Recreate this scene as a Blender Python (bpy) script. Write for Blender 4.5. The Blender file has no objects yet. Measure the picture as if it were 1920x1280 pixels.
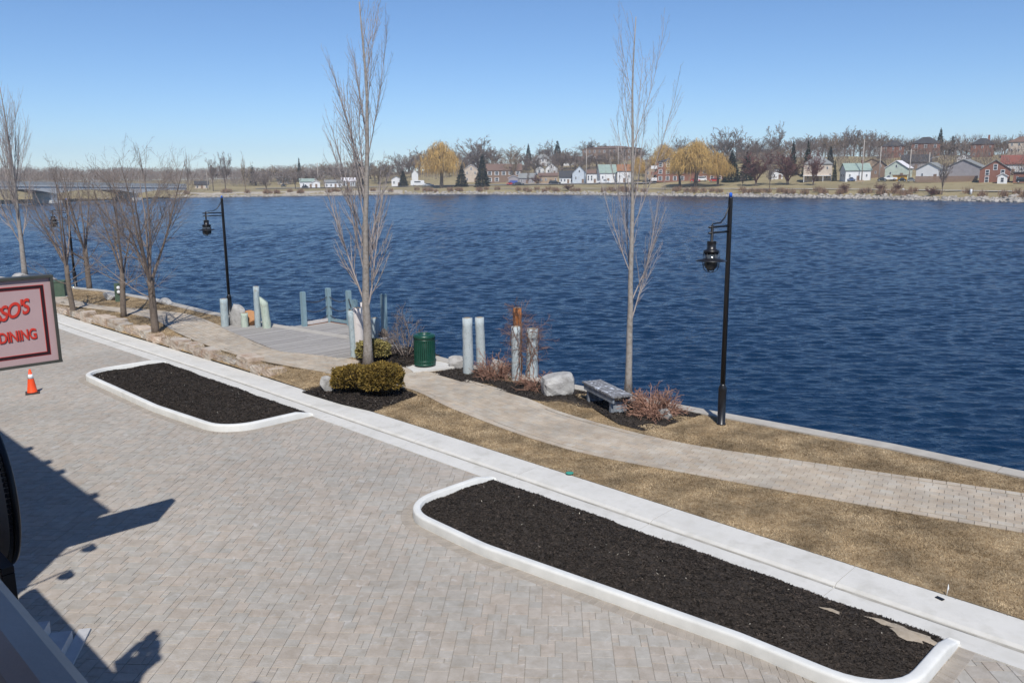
import bpy, bmesh, math, random
import numpy as np
from mathutils import Vector, Matrix
R_ = math.radians
rng = np.random.default_rng(7)
random.seed(7)
S = bpy.context.scene
COL = S.collection

# ---------------------------------------------------------------- camera
FPX, CAMH = 1557.0, 5.5
PITCH = math.atan((640 - 335) / FPX)
ROLL = R_(0.45)
fw = np.array([0, math.cos(PITCH), -math.sin(PITCH)])
r0 = np.array([1.0, 0, 0]); u0 = np.cross(r0, fw)
RX = math.cos(ROLL) * r0 - math.sin(ROLL) * u0
UX = math.sin(ROLL) * r0 + math.cos(ROLL) * u0
CAM = np.array([0, 0, CAMH])
cd = bpy.data.cameras.new('camera'); cam = bpy.data.objects.new('camera', cd); COL.objects.link(cam)
cd.sensor_width = 36; cd.lens = FPX / 1920 * 36; cd.clip_end = 8000; cd.clip_start = 0.1
cam.matrix_world = Matrix(((RX[0], UX[0], -fw[0], 0), (RX[1], UX[1], -fw[1], 0), (RX[2], UX[2], -fw[2], CAMH), (0, 0, 0, 1)))
S.camera = cam
# ---------------------------------------------------------------- sky, sun, exposure
SUN_AZ, SUN_EL = R_(-4), R_(51)          # direction the light travels towards (azimuth from +Y)
W = bpy.data.worlds.new('World'); S.world = W; W.use_nodes = True
nt = W.node_tree; bg = nt.nodes['Background']
sky = nt.nodes.new('ShaderNodeTexSky'); sky.sky_type = 'NISHITA'; sky.sun_disc = False
sky.sun_elevation = SUN_EL; sky.sun_rotation = SUN_AZ + math.pi
sky.air_density = 0.95; sky.dust_density = 0.05; sky.ozone_density = 9.0; sky.altitude = 900
nt.links.new(sky.outputs[0], bg.inputs[0]); bg.inputs[1].default_value = 0.122
sl = bpy.data.lights.new('sun', 'SUN'); sl.energy = 4.7; sl.angle = R_(0.55); sl.color = (1, 0.965, 0.905)
so = bpy.data.objects.new('sun', sl); COL.objects.link(so)
sd = Vector((math.sin(SUN_AZ) * math.cos(SUN_EL), math.cos(SUN_AZ) * math.cos(SUN_EL), -math.sin(SUN_EL)))
so.rotation_euler = sd.to_track_quat('-Z', 'Y').to_euler(); so.location = (0, -20, 40)
S.view_settings.view_transform = 'Standard'; S.view_settings.look = 'None'
S.view_settings.exposure = 0.0; S.view_settings.gamma = 1; S.view_settings.use_curve_mapping = False
S.render.engine = 'CYCLES'
S.cycles.max_bounces = 6; S.cycles.caustics_reflective = False; S.cycles.caustics_refractive = False

# ---------------------------------------------------------------- site coordinates
# s runs along the quay (away to the far end), w runs from the building towards the water
DS = np.array([-1, 1]) / 2 ** .5; DW = np.array([1, 1]) / 2 ** .5
def xy(s, w): return (-s + w) / 2 ** .5, (s + w) / 2 ** .5
def sstep(a, b, x):
    t = min(1, max(0, (x - a) / (b - a))); return t * t * (3 - 2 * t)
def hz(s, w): return 0.0 if w < 11.0 else .08 + .27 * sstep(17.5, 22, s) * sstep(11.1, 11.55, w)
def koff(s): return -.2 * sstep(20, 35, s)
def ray(px, py): return fw + (px - 960) / FPX * RX - (py - 640) / FPX * UX
def gz(px, py, z):
    r = ray(px, py); return CAM + (z - CAMH) / r[2] * r
def G(px, py):                      # survey point: the spot of ground seen there -> (s, w)
    z = .1
    for i in range(8):
        p = gz(px, py, z); s, w = p[:2] @ DS, p[:2] @ DW; z = hz(s, w)
    return s, w
def GX(px, py):
    s, w = G(px, py); x, y = xy(s, w); return (x, y, hz(s, w))
def hgt(b, topx, topy):             # height of a vertical thing standing at b
    r = ray(topx, topy); t = math.hypot(b[0], b[1]) / math.hypot(r[0], r[1]); return CAM[2] + t * r[2] - b[2]
def pip(x, y, poly):
    c = False; j = len(poly) - 1
    for i in range(len(poly)):
        xi, yi = poly[i]; xj, yj = poly[j]
        if (yi > y) != (yj > y) and x < (xj - xi) * (y - yi) / (yj - yi) + xi: c = not c
        j = i
    return c
def pipv(X, Y, poly):
    c = np.zeros(len(X), bool); j = len(poly) - 1
    for i in range(len(poly)):
        xi, yi = poly[i]; xj, yj = poly[j]
        if yi != yj:
            m = ((yi > Y) != (yj > Y)) & (X < (xj - xi) * (Y - yi) / (yj - yi) + xi); c ^= m
        j = i
    return c

# ---------------------------------------------------------------- materials
MATS = {}
def mat(name, cols, rough=.85, scale=6.0, detail=6, bump=0.0, bscale=60.0, rand=0.0, spec=.3, big=0.0, bigscale=.35, metal=0.0, stretch=None, streak=None, tint=None):
    """noise mix of the given colours on world position, per-piece value variation, fine bump"""
    if name in MATS: return MATS[name]
    m = bpy.data.materials.new(name); m.use_nodes = True; t = m.node_tree; N = t.nodes; L = t.links
    b = N['Principled BSDF']; b.inputs['Roughness'].default_value = rough; b.inputs['Metallic'].default_value = metal
    b.inputs['Specular IOR Level'].default_value = spec
    geo = N.new('ShaderNodeNewGeometry'); pos = geo.outputs['Position']
    if stretch:
        mp = N.new('ShaderNodeMapping'); mp.inputs['Scale'].default_value = stretch[:3]
        if len(stretch) > 3: mp.inputs['Rotation'].default_value[2] = stretch[3]
        L.new(pos, mp.inputs['Vector']); pos = mp.outputs[0]
    n = N.new('ShaderNodeTexNoise'); n.inputs['Scale'].default_value = scale; n.inputs['Detail'].default_value = detail; n.inputs['Roughness'].default_value = .65
    L.new(pos, n.inputs['Vector'])
    r = N.new('ShaderNodeValToRGB'); e = r.color_ramp.elements
    k = len(cols)
    e[0].position = .32; e[1].position = .68
    for i in range(1, k - 1): e.new(.32 + .36 * i / (k - 1))
    for i, c in enumerate(cols): e[i].color = (*c, 1)
    if k == 1: e[1].color = (*[x * 1.12 for x in cols[0]], 1); e[0].color = (*[x * .88 for x in cols[0]], 1)
    L.new(n.outputs[0], r.inputs[0]); out = r.outputs[0]
    def mul(colsock, valsock):
        h = N.new('ShaderNodeMix'); h.data_type = 'RGBA'; h.blend_type = 'MULTIPLY'; h.inputs[0].default_value = 1
        L.new(colsock, h.inputs[6]); L.new(valsock, h.inputs[7]); return h.outputs[2]
    if rand:
        oi = N.new('ShaderNodeObjectInfo'); ad = N.new('ShaderNodeMath'); ad.operation = 'ADD'
        L.new(oi.outputs['Random'], ad.inputs[0]); L.new(geo.outputs['Random Per Island'], ad.inputs[1])
        wn = N.new('ShaderNodeTexWhiteNoise'); wn.noise_dimensions = '1D'; L.new(ad.outputs[0], wn.inputs['W'])
        mr = N.new('ShaderNodeMapRange'); mr.inputs[3].default_value = 1 - rand; mr.inputs[4].default_value = 1 + rand
        L.new(wn.outputs['Value'], mr.inputs[0]); out = mul(out, mr.outputs[0])
        if tint:
            w2 = N.new('ShaderNodeTexWhiteNoise'); w2.noise_dimensions = '1D'; a2 = N.new('ShaderNodeMath'); a2.operation = 'ADD'; a2.inputs[1].default_value = 3.7; L.new(ad.outputs[0], a2.inputs[0]); L.new(a2.outputs[0], w2.inputs['W'])
            tr = N.new('ShaderNodeValToRGB'); te = tr.color_ramp.elements; te[0].position = 0; te[1].position = 1; te[0].color = (*tint[0], 1); te[1].color = (*tint[1], 1); L.new(w2.outputs['Value'], tr.inputs[0]); out = mul(out, tr.outputs[0])
    if big:
        n2 = N.new('ShaderNodeTexNoise'); n2.inputs['Scale'].default_value = bigscale; n2.inputs['Detail'].default_value = 5
        L.new(geo.outputs['Position'], n2.inputs['Vector'])
        m2 = N.new('ShaderNodeMapRange'); m2.inputs[1].default_value = .3; m2.inputs[2].default_value = .7
        m2.inputs[3].default_value = 1 - big; m2.inputs[4].default_value = 1 + big
        L.new(n2.outputs[0], m2.inputs[0]); out = mul(out, m2.outputs[0])
    if streak:                       # pale blotches with a shape of their own
        n3 = N.new('ShaderNodeTexNoise'); n3.inputs['Scale'].default_value = streak[1]; n3.inputs['Detail'].default_value = 8; n3.inputs['Distortion'].default_value = 1.5
        L.new(geo.outputs['Position'], n3.inputs['Vector'])
        m3 = N.new('ShaderNodeMapRange'); m3.inputs[1].default_value = streak[2]; m3.inputs[2].default_value = streak[2] + .12; m3.inputs[4].default_value = streak[3]
        L.new(n3.outputs[0], m3.inputs[0])
        h = N.new('ShaderNodeMix'); h.data_type = 'RGBA'; L.new(m3.outputs[0], h.inputs[0]); L.new(out, h.inputs[6]); h.inputs[7].default_value = (*streak[0], 1); out = h.outputs[2]
    L.new(out, b.inputs['Base Color'])
    if bump:
        nb = N.new('ShaderNodeTexNoise'); nb.inputs['Scale'].default_value = bscale; nb.inputs['Detail'].default_value = 5; L.new(pos, nb.inputs['Vector'])
        bp = N.new('ShaderNodeBump'); bp.inputs['Strength'].default_value = bump; bp.inputs['Distance'].default_value = .02
        L.new(nb.outputs[0], bp.inputs['Height']); L.new(bp.outputs[0], b.inputs['Normal'])
    MATS[name] = m; return m

M_paver = mat('paver_stone', [(.315, .282, .240), (.365, .335, .296), (.41, .378, .338)], .9, 5.5, bump=.35, bscale=45, rand=.055, tint=((1.04, .985, .945), (.975, 1.0, 1.015)), big=.10, bigscale=.3, streak=((.50, .48, .46), 5.0, .60, .5))
M_bed = mat('paver_bedding', [(.25, .225, .19), (.33, .30, .26)], .95, 12)
M_border = mat('border_stone', [(.29, .255, .215), (.36, .32, .275)], .9, 5, bump=.3, rand=.08)
M_brick = mat('path_brick', [(.345, .288, .228), (.405, .348, .28), (.445, .395, .325)], .9, 3, bump=.3, bscale=50, rand=.08, tint=((1.03, .99, .94), (.97, 1.0, 1.03)), big=.14, bigscale=.7)
M_conc = mat('white_concrete', [(.50, .485, .445), (.585, .57, .535), (.54, .525, .485)], .85, 2.2, bump=.15, bscale=80, big=.05, bigscale=1.2, streak=((.46, .44, .40), 1.3, .66, .45))
M_dirt = mat('gutter_dirt', [(.28, .26, .22), (.42, .40, .36)], .95, 3)
M_kerb = mat('kerb_concrete', [(.60, .60, .575), (.68, .68, .655)], .8, 3, bump=.12, bscale=70, big=.05, bigscale=1.5, streak=((.5, .47, .42), 2.2, .68, .4))
M_conc2 = mat('quay_concrete', [(.36, .33, .29), (.46, .43, .38)], .9, 3, bump=.3, big=.1)
M_mulch = mat('dark_mulch', [(.016, .013, .011), (.040, .032, .026), (.027, .022, .018)], .95, 30, bump=.7, bscale=90, big=.25, bigscale=.8)
M_chip = mat('mulch_chip', [(.010, .0085, .0075), (.070, .055, .045)], .95, 9, rand=.75)
M_fleck = mat('pale_fleck', [(.45, .42, .36)], .9, 8, rand=.3)
M_sand = mat('sandy_soil', [(.30, .25, .19), (.40, .34, .27)], .95, 14, bump=.4)
M_lawn = mat('dormant_lawn', [(.16, .108, .055), (.275, .20, .115), (.36, .28, .175)], .95, 9, detail=10, bump=.8, bscale=70, big=.35, bigscale=1.5)
M_blade = mat('dry_grass', [(.16, .108, .055), (.315, .232, .138), (.47, .37, .24)], .9, 1.3, rand=.4, big=.42, bigscale=1.5)
M_farlawn = mat('far_lawn', [(.20, .16, .075), (.29, .235, .13), (.24, .20, .10)], .95, .25, detail=8, big=.15, bigscale=.04)
M_asph = mat('far_road', [(.20, .19, .18), (.26, .25, .24)], .9, .5)
M_deck = mat('deck_wood', [(.25, .235, .215), (.345, .325, .305), (.29, .27, .25)], .85, 4, bump=.3, bscale=30, rand=.14, stretch=(1, 8, 1, R_(-45)))
M_blue = mat('blue_grey_paint', [(.24, .31, .345), (.36, .43, .45), (.45, .50, .50)], .8, 8, bump=.3, bscale=30, stretch=(5, 5, .8), streak=((.24, .21, .17), 7, .58, .55))
M_blue2 = mat('teal_grey_paint', [(.17, .27, .31), (.26, .36, .40)], .8, 8, bump=.3, bscale=30, stretch=(4, 4, .8), rand=.06)
M_mint = mat('mint_paint', [(.34, .42, .35), (.52, .57, .49)], .8, 6, bump=.3, bscale=30, stretch=(4, 4, .8), streak=((.24, .22, .16), 8, .58, .55))
M_wpost = mat('white_weathered_wood', [(.55, .50, .48), (.70, .66, .63)], .8, 8, bump=.4, bscale=30, stretch=(5, 5, .6))
M_pale = mat('pale_blue_paint', [(.27, .33, .35), (.46, .51, .52), (.36, .40, .40)], .8, 8, bump=.5, bscale=30, stretch=(5, 5, .8), streak=((.17, .15, .12), 9, .60, .6))
M_rust = mat('rusty_steel', [(.28, .10, .035), (.42, .17, .06)], .85, 12, bump=.4)
M_endg = mat('wood_end', [(.42, .34, .24), (.30, .23, .15)], .9, 14)
M_black = mat('black_metal', [(.008, .008, .010), (.013, .013, .015)], .35, 8, spec=.5)
M_bluecap = mat('blue_cap', [(.02, .12, .55)], .5, 4)
M_glass = mat('lamp_glass', [(.06, .07, .08)], .1, 4, spec=.5)
M_green = mat('green_metal', [(.006, .05, .032), (.010, .065, .042)], .35, 6, spec=.5)
M_dgreen = mat('dark_slot', [(.004, .02, .014)], .6)
M_boxg = mat('utility_green', [(.06, .10, .07), (.09, .13, .09)], .7, 5)
M_rock = mat('grey_rock', [(.24, .23, .22), (.38, .37, .355), (.46, .45, .43)], .9, 4, bump=.8, bscale=16, rand=.08, streak=((.13, .12, .11), 4, .66, .6))
M_wallstone = mat('wall_stone', [(.33, .235, .175), (.46, .41, .35), (.54, .52, .47)], .9, 2.2, bump=.7, bscale=18, rand=.2, tint=((1.08, .96, .88), (.98, 1.0, 1.0)))
M_orock = mat('orange_rock', [(.36, .18, .08), (.45, .24, .12)], .9, 6, bump=.5)
M_bench = mat('bench_wood', [(.10, .10, .105), (.22, .22, .23), (.17, .165, .165)], .75, 5, bump=.3, bscale=30, stretch=(6, 1.5, 1, R_(35)), streak=((.62, .66, .72), 6.5, .53, .95))
M_benchp = mat('bench_side_paint', [(.16, .17, .19), (.30, .34, .38)], .75, 6, bump=.3)
M_bark = mat('grey_bark', [(.20, .175, .15), (.30, .27, .24), (.36, .33, .30)], .9, 12, bump=.6, bscale=40)
M_bark2 = mat('brown_bark', [(.12, .095, .075), (.20, .16, .13)], .9, 10, bump=.6, bscale=40)
M_twig = mat('grey_twig', [(.30, .255, .235), (.41, .36, .335)], .9, 5, rand=.2)
M_twig2 = mat('red_brown_twig', [(.17, .135, .115), (.26, .21, .18)], .9, 5, rand=.2)
M_redtwig = mat('rust_twig', [(.19, .085, .06), (.34, .20, .145), (.26, .135, .095)], .9, 5, rand=.35)
M_vine = mat('vine_stem', [(.17, .10, .075), (.27, .16, .12)], .9, 5, rand=.3)
M_gold = mat('golden_conifer', [(.09, .066, .013), (.20, .13, .026), (.14, .108, .026)], .8, 3, rand=.4)
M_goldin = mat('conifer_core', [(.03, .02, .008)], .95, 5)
M_varieg = mat('variegated_leaf', [(.07, .07, .02), (.42, .34, .12)], .7, 9, rand=.5)
M_orange = mat('cone_orange', [(.85, .085, .02)], .5, 4)
M_refl = mat('cone_band', [(.72, .73, .74)], .4, 4)
M_rubber = mat('cone_base', [(.05, .04, .037)], .8, 4)
M_signface = mat('sign_face', [(.47, .325, .325), (.51, .36, .355)], .45, 1.5, spec=.4)
M_signred = mat('sign_red', [(.62, .045, .03)], .5, 4)
M_signdk = mat('sign_dark', [(.03, .012, .015)], .5, 4)
M_signframe = mat('sign_frame', [(.045, .047, .04), (.075, .075, .065)], .5, 4)
M_stucco = mat('white_stucco', [(.40, .355, .31), (.46, .41, .36)], .8, 4, bump=.1)
M_brickwall = mat('building_wall', [(.30, .18, .13), (.36, .22, .16)], .9, 5, bump=.4)
M_darkpanel = mat('dark_board', [(.30, .27, .235)], .6, 4)
M_blackrim = mat('black_rim', [(.010, .010, .012)], .4, 4)
M_step = mat('step_concrete', [(.42, .42, .43), (.50, .50, .50)], .85, 5, bump=.2)

# ---------------------------------------------------------------- mesh helpers
class MB:
    def __init__(s): s.v = []; s.f = []; s.sm = []
    def add(s, verts, faces, smooth=False):
        o = len(s.v); s.v += [tuple(map(float, p)) for p in verts]; s.f += [tuple(i + o for i in q) for q in faces]; s.sm += [smooth] * len(faces); return s
    def box(s, c, d, rz=0.0, tilt=None):
        hx, hy, hh = d[0] / 2, d[1] / 2, d[2] / 2; cs, sn = math.cos(rz), math.sin(rz)
        P = []
        for z in (-hh, hh):
            for x, y in ((-hx, -hy), (hx, -hy), (hx, hy), (-hx, hy)):
                P.append((c[0] + x * cs - y * sn, c[1] + x * sn + y * cs, c[2] + z))
        return s.add(P, [(3, 2, 1, 0), (4, 5, 6, 7), (0, 1, 5, 4), (1, 2, 6, 5), (2, 3, 7, 6), (3, 0, 4, 7)])
    def prism(s, poly, z0, z1):
        n = len(poly); z0f = z0 if callable(z0) else (lambda x, y: z0); z1f = z1 if callable(z1) else (lambda x, y: z1)
        P = [(x, y, z0f(x, y)) for x, y in poly] + [(x, y, z1f(x, y)) for x, y in poly]
        return s.add(P, [tuple(range(n - 1, -1, -1)), tuple(range(n, 2 * n))] + [(i, (i + 1) % n, n + (i + 1) % n, n + i) for i in range(n)])
    def tube(s, pts, rad, n=6, cap=True, smooth=True):
        pts = np.asarray(pts, float); k = len(pts)
        rad = np.full(k, rad) if np.isscalar(rad) else np.asarray(rad, float)
        T = np.gradient(pts, axis=0); T /= np.linalg.norm(T, axis=1)[:, None] + 1e-9
        ref = np.array([0, 0, 1.0]) if abs(T[0, 2]) < .9 else np.array([1.0, 0, 0])
        A = np.cross(T, ref); A /= np.linalg.norm(A, axis=1)[:, None] + 1e-9; B = np.cross(T, A)
        a = np.arange(n) * 2 * math.pi / n
        V = pts[:, None] + rad[:, None, None] * (np.cos(a)[None, :, None] * A[:, None] + np.sin(a)[None, :, None] * B[:, None])
        F = [(i * n + j, (i + 1) * n + j, (i + 1) * n + (j + 1) % n, i * n + (j + 1) % n) for i in range(k - 1) for j in range(n)]
        if cap: F += [tuple(range(n)), tuple(range(k * n - 1, (k - 1) * n - 1, -1))]
        return s.add(V.reshape(-1, 3), F, smooth)
    def lathe(s, prof, c=(0, 0, 0), n=20, smooth=True):
        P = []; k = len(prof)
        for r, z in prof:
            for j in range(n): a = 2 * math.pi * j / n; P.append((c[0] + r * math.cos(a), c[1] + r * math.sin(a), c[2] + z))
        F = [(i * n + j, i * n + (j + 1) % n, (i + 1) * n + (j + 1) % n, (i + 1) * n + j) for i in range(k - 1) for j in range(n)]
        F += [tuple(range(n - 1, -1, -1)), tuple(range((k - 1) * n, k * n))]
        return s.add(P, F, smooth)
    def build(s, name, m, parent=None, loc=None, rz=0.0):
        me = bpy.data.meshes.new(name); me.from_pydata(s.v, [], s.f); me.update()
        me.polygons.foreach_set('use_smooth', s.sm)
        me.materials.append(m); return link(name, me, parent, loc, rz)
def link(name, me, parent=None, loc=None, rz=0.0):
    o = bpy.data.objects.new(name, me); COL.objects.link(o); o.parent = parent
    if loc is not None: o.location = loc
    if rz: o.rotation_euler[2] = rz
    return o
def npmesh(name, V, F, m, parent=None, smooth=False):
    V = np.asarray(V, np.float32).reshape(-1, 3); F = np.asarray(F, np.int32); k = F.shape[1]; nf = len(F)
    me = bpy.data.meshes.new(name); me.vertices.add(len(V)); me.vertices.foreach_set('co', V.ravel())
    me.loops.add(nf * k); me.loops.foreach_set('vertex_index', F.ravel()); me.polygons.add(nf)
    me.polygons.foreach_set('loop_start', np.arange(nf, dtype=np.int32) * k); me.polygons.foreach_set('loop_total', np.full(nf, k, np.int32))
    me.polygons.foreach_set('use_smooth', np.full(nf, bool(smooth)))
    me.update(calc_edges=True); me.validate(); me.materials.append(m); return link(name, me, parent)
def tag(o, label=None, cat=None, group=None, kind=None):
    if label: o['label'] = label
    if cat: o['category'] = cat
    if group: o['group'] = group
    if kind: o['kind'] = kind
    return o
def thing(name, loc, label, cat, group=None, rz=0.0):
    o = bpy.data.objects.new(name, None); COL.objects.link(o); o.location = loc; o.rotation_euler[2] = rz; o.empty_display_size = .2
    return tag(o, label, cat, group)
def copy_tree(o, parent=None):
    c = o.copy(); COL.objects.link(c); c.parent = parent
    for ch in o.children: copy_tree(ch, c)
    return c
def struct(o): o['kind'] = 'structure'; return o
def sheet(name, poly_sw, dz, m, step=.5, parent=None):
    """ground sheet over a polygon given in (s, w), following the terrain"""
    bm = bmesh.new(); vs = [bm.verts.new((*xy(s, w), 0)) for s, w in poly_sw]; f = bm.faces.new(vs)
    if f.normal.z < 0: f.normal_flip()
    bmesh.ops.triangulate(bm, faces=bm.faces[:])
    for _ in range(4):
        es = [e for e in bm.edges if e.calc_length() > step * 2]
        if not es: break
        bmesh.ops.subdivide_edges(bm, edges=es, cuts=1); bmesh.ops.triangulate(bm, faces=[f for f in bm.faces if len(f.verts) > 3])
    bmesh.ops.recalc_face_normals(bm, faces=bm.faces[:])
    for v in bm.verts:
        x, y = v.co.x, v.co.y; s, w = (-x + y) / 2 ** .5, (x + y) / 2 ** .5; v.co.z = hz(s, max(w, 11.2)) + (dz(s, w) if callable(dz) else dz)
    if sum(f.normal.z for f in bm.faces) < 0: bmesh.ops.reverse_faces(bm, faces=bm.faces[:])
    me = bpy.data.meshes.new(name); bm.to_mesh(me); bm.free(); me.materials.append(m); return link(name, me, parent)
# ---------------------------------------------------------------- ground: plaza, lawn, path, beds
WALL = [(-30, 17.0), (6, 17.0), (10, 16.62), (19, 15.95), (26.8, 14.95), (32, 14.7), (37, 14.75), (42, 14.3), (46, 13.3), (75, 9.5)]
def wallw(s): return float(np.interp(s, [p[0] for p in WALL], [p[1] for p in WALL]))
def project(P):
    d = np.asarray(P, float) - CAM; z = d @ fw
    return 960 + FPX * (d @ RX) / z, 640 - FPX * (d @ UX) / z, z
BEDS = [(2.62, 10.72), (16.85, 25.35)]       # s ranges of the two kerbed planting beds, w 7.95 .. 10.1
BW0 = 7.95
def bshift(s): return float(np.interp(s, [2.6, 4.5, 8.5, 10.9, 16.9, 18, 20, 25.3], [.30, .27, -.15, -.08, -.05, -.15, -.33, -.33]))
struct(MB().prism([xy(-30, -14), xy(75, -14), xy(75, 10.1), xy(-30, 10.1)], -.4, -.008).build('plaza_ground', M_bed))
plaza = bpy.data.objects['plaza_ground']
# random ashlar pattern of square and oblong pavers, courses turned 45 degrees to the quay
U = .086; nx, ny = 440, 480; X0, Y0 = -29.0, 5.0
used = np.zeros((nx, ny), bool); PV = []
sizes = [(3, 3), (3, 2), (2, 3), (2, 2), (3, 2), (2, 2), (1, 2), (2, 1), (1, 1)]; pr = [.20, .20, .14, .20, .08, .05, .05, .05, .03]
ANG = R_(-3.0); ca, sa = math.cos(ANG), math.sin(ANG)
choice = rng.choice(len(sizes), size=nx * ny, p=pr); q = 0
for j in range(ny):
    for i in range(nx):
        if used[i, j]: continue
        a, b = sizes[choice[q]]; q += 1
        while True:
            if i + a <= nx and j + b <= ny and not used[i:i + a, j:j + b].any(): break
            if a > b: a -= 1
            elif b > 1: b -= 1
            else: a -= 1
        used[i:i + a, j:j + b] = True; PV.append((X0 + i * U, Y0 + j * U, a, b))
near = []; rest = []
for x, y, a, b in PV:
    lx, ly = x + a * U / 2, y + b * U / 2
    cx, cy = lx * ca - (ly - 6) * sa, lx * sa + (ly - 6) * ca + 6
    s, w = (-cx + cy) / 2 ** .5, (cx + cy) / 2 ** .5
    if w > 10.12 + koff(s) or w < 1.0 or s > 62: continue
    if any(s0 + .05 < s < s1 - .05 and w > BW0 + .05 + bshift(s) for s0, s1 in BEDS): continue
    px, py, z = project((cx, cy, 0))
    if z < 1 or px < -150 or px > 2050 or py > 1420 or py < 300: continue
    (near if 0 < px < 1920 and py < 1275 else rest).append((z, cx, cy, a, b))
near.sort(); rest += near[300:]; near = near[:300]
PM = {}
def paver_mesh(a, b):
    if (a, b) not in PM:
        g, c = .003, .003; hx, hy = a * U / 2 - g, b * U / 2 - g
        V = [(-hx, -hy, -.011), (hx, -hy, -.011), (hx, hy, -.011), (-hx, hy, -.011), (-hx, -hy, -c), (hx, -hy, -c), (hx, hy, -c), (-hx, hy, -c), (-hx + c, -hy + c, 0), (hx - c, -hy + c, 0), (hx - c, hy - c, 0), (-hx + c, hy - c, 0)]
        F = [(8, 9, 10, 11)] + [(i, (i + 1) % 4, 4 + (i + 1) % 4, 4 + i) for i in range(4)] + [(4 + i, 4 + (i + 1) % 4, 8 + (i + 1) % 4, 8 + i) for i in range(4)]
        PM[(a, b)] = (np.array(V), np.array(F))
    return PM[(a, b)]
PMe = {}
for z, cx, cy, a, b in near:
    if (a, b) not in PMe:
        V, F = paver_mesh(a, b); me = bpy.data.meshes.new('paver'); me.from_pydata(V.tolist(), [], F.tolist()); me.materials.append(M_paver); PMe[(a, b)] = me
    o = link('paver', PMe[(a, b)], plaza, (cx, cy, rng.uniform(-.0018, .0018)), ANG); o.rotation_euler[0] = rng.normal(0, .003); o.rotation_euler[1] = rng.normal(0, .003)
VV = []; FF = []; off = 0; rot = np.array([[ca, -sa], [sa, ca]])
for z, cx, cy, a, b in rest:
    V, F = paver_mesh(a, b); V = V.copy(); V[:, :2] = V[:, :2] @ rot.T
    V[:, 2] += rng.uniform(-.0018, .0018) + V[:, 0] * rng.normal(0, .003) + V[:, 1] * rng.normal(0, .003); V[:, 0] += cx; V[:, 1] += cy
    VV.append(V); FF.append(F + off); off += len(V)
o = npmesh('paver_field', np.concatenate(VV), np.concatenate(FF), M_paver, plaza); o['kind'] = 'stuff'
# soldier course of border stones round the two beds and along the gutter
def piece(corners, z, m, name, parent, th=.03, gap=.004, ch=.006):
    c = np.array(corners, float); ctr = c.mean(0); L = lambda k: ctr + (c - ctr) * (1 - k / np.maximum(np.linalg.norm(c - ctr, axis=1)[:, None], 1e-6))
    a, b = L(gap * 1.4), L(gap * 1.4 + ch * 1.4); ctr3 = np.array([ctr[0], ctr[1], z])
    V = [(*(p - ctr), -th) for p in a] + [(*(p - ctr), -ch) for p in a] + [(*(p - ctr), 0) for p in b]
    F = [(8, 9, 10, 11)] + [(i, (i + 1) % 4, 4 + (i + 1) % 4, 4 + i) for i in range(4)] + [(4 + i, 4 + (i + 1) % 4, 8 + (i + 1) % 4, 8 + i) for i in range(4)]
    if parent is None: return np.array(V) + ctr3, np.array(F)
    me = bpy.data.meshes.new(name); me.from_pydata(V, [], F); me.materials.append(m); return link(name, me, parent, ctr3)
def resample(P, step):
    P = np.array(P, float); L = np.r_[0, np.cumsum(np.linalg.norm(np.diff(P, axis=0), axis=1))]; n = max(2, int(round(L[-1] / step)) + 1); t = np.linspace(0, L[-1], n)
    return np.stack([np.interp(t, L, P[:, k]) for k in range(P.shape[1])], 1)
def rounded(s0, s1, w0, w1, r, n=8):
    """bed outline in (s, w): rounded on the plaza side, open to the kerb strip at w1"""
    P = [(s0, w1)]
    for i in range(n + 1): a = math.pi / 2 * i / n; P.append((s0 + r - r * math.cos(a), w0 + r - r * math.sin(a)))
    for i in range(n + 1): a = math.pi / 2 * i / n; P.append((s1 - r + r * math.sin(a), w0 + r - r * math.cos(a)))
    P.append((s1, w1)); P = resample(P, .06); return np.array([(s, w + bshift(s) * max(0, w1 - w) / (w1 - w0)) for s, w in P])
def swv(P): return np.array([xy(s, w) for s, w in P])
bord = []
for (s0, s1) in BEDS:
    wt = 10.12 + koff((s0 + s1) / 2); I = resample(rounded(s0 - .004, s1 + .004, BW0 - .004, wt, .80), .105); O = resample(rounded(s0 - .2, s1 + .2, BW0 - .2, wt, .98), .105)
    n = min(len(I), len(O)); I = resample(I, 1e-9) if 0 else I
    ti = np.linspace(0, len(I) - 1, n); to = np.linspace(0, len(O) - 1, n)
    I2 = np.stack([np.interp(ti, np.arange(len(I)), I[:, k]) for k in (0, 1)], 1); O2 = np.stack([np.interp(to, np.arange(len(O)), O[:, k]) for k in (0, 1)], 1)
    I2, O2 = swv(I2), swv(O2)
    for i in range(n - 1): bord.append([O2[i], O2[i + 1], I2[i + 1], I2[i]])
def zdist(c): c = np.mean(c, 0); px, py, z = project((c[0], c[1], 0)); return z if -20 < px < 1940 and 0 < py < 1290 else 1e3
bord.sort(key=zdist)
for c in bord[:150]: piece(c, .005, M_border, 'border_stone', plaza)
VV = []; FF = []; off = 0
for c in bord[150:]:
    V, F = piece(c, .005, M_border, '', None); VV.append(V); FF.append(F + off); off += len(V)
npmesh('border_course', np.concatenate(VV), np.concatenate(FF), M_border, plaza)['kind'] = 'stuff'

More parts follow.
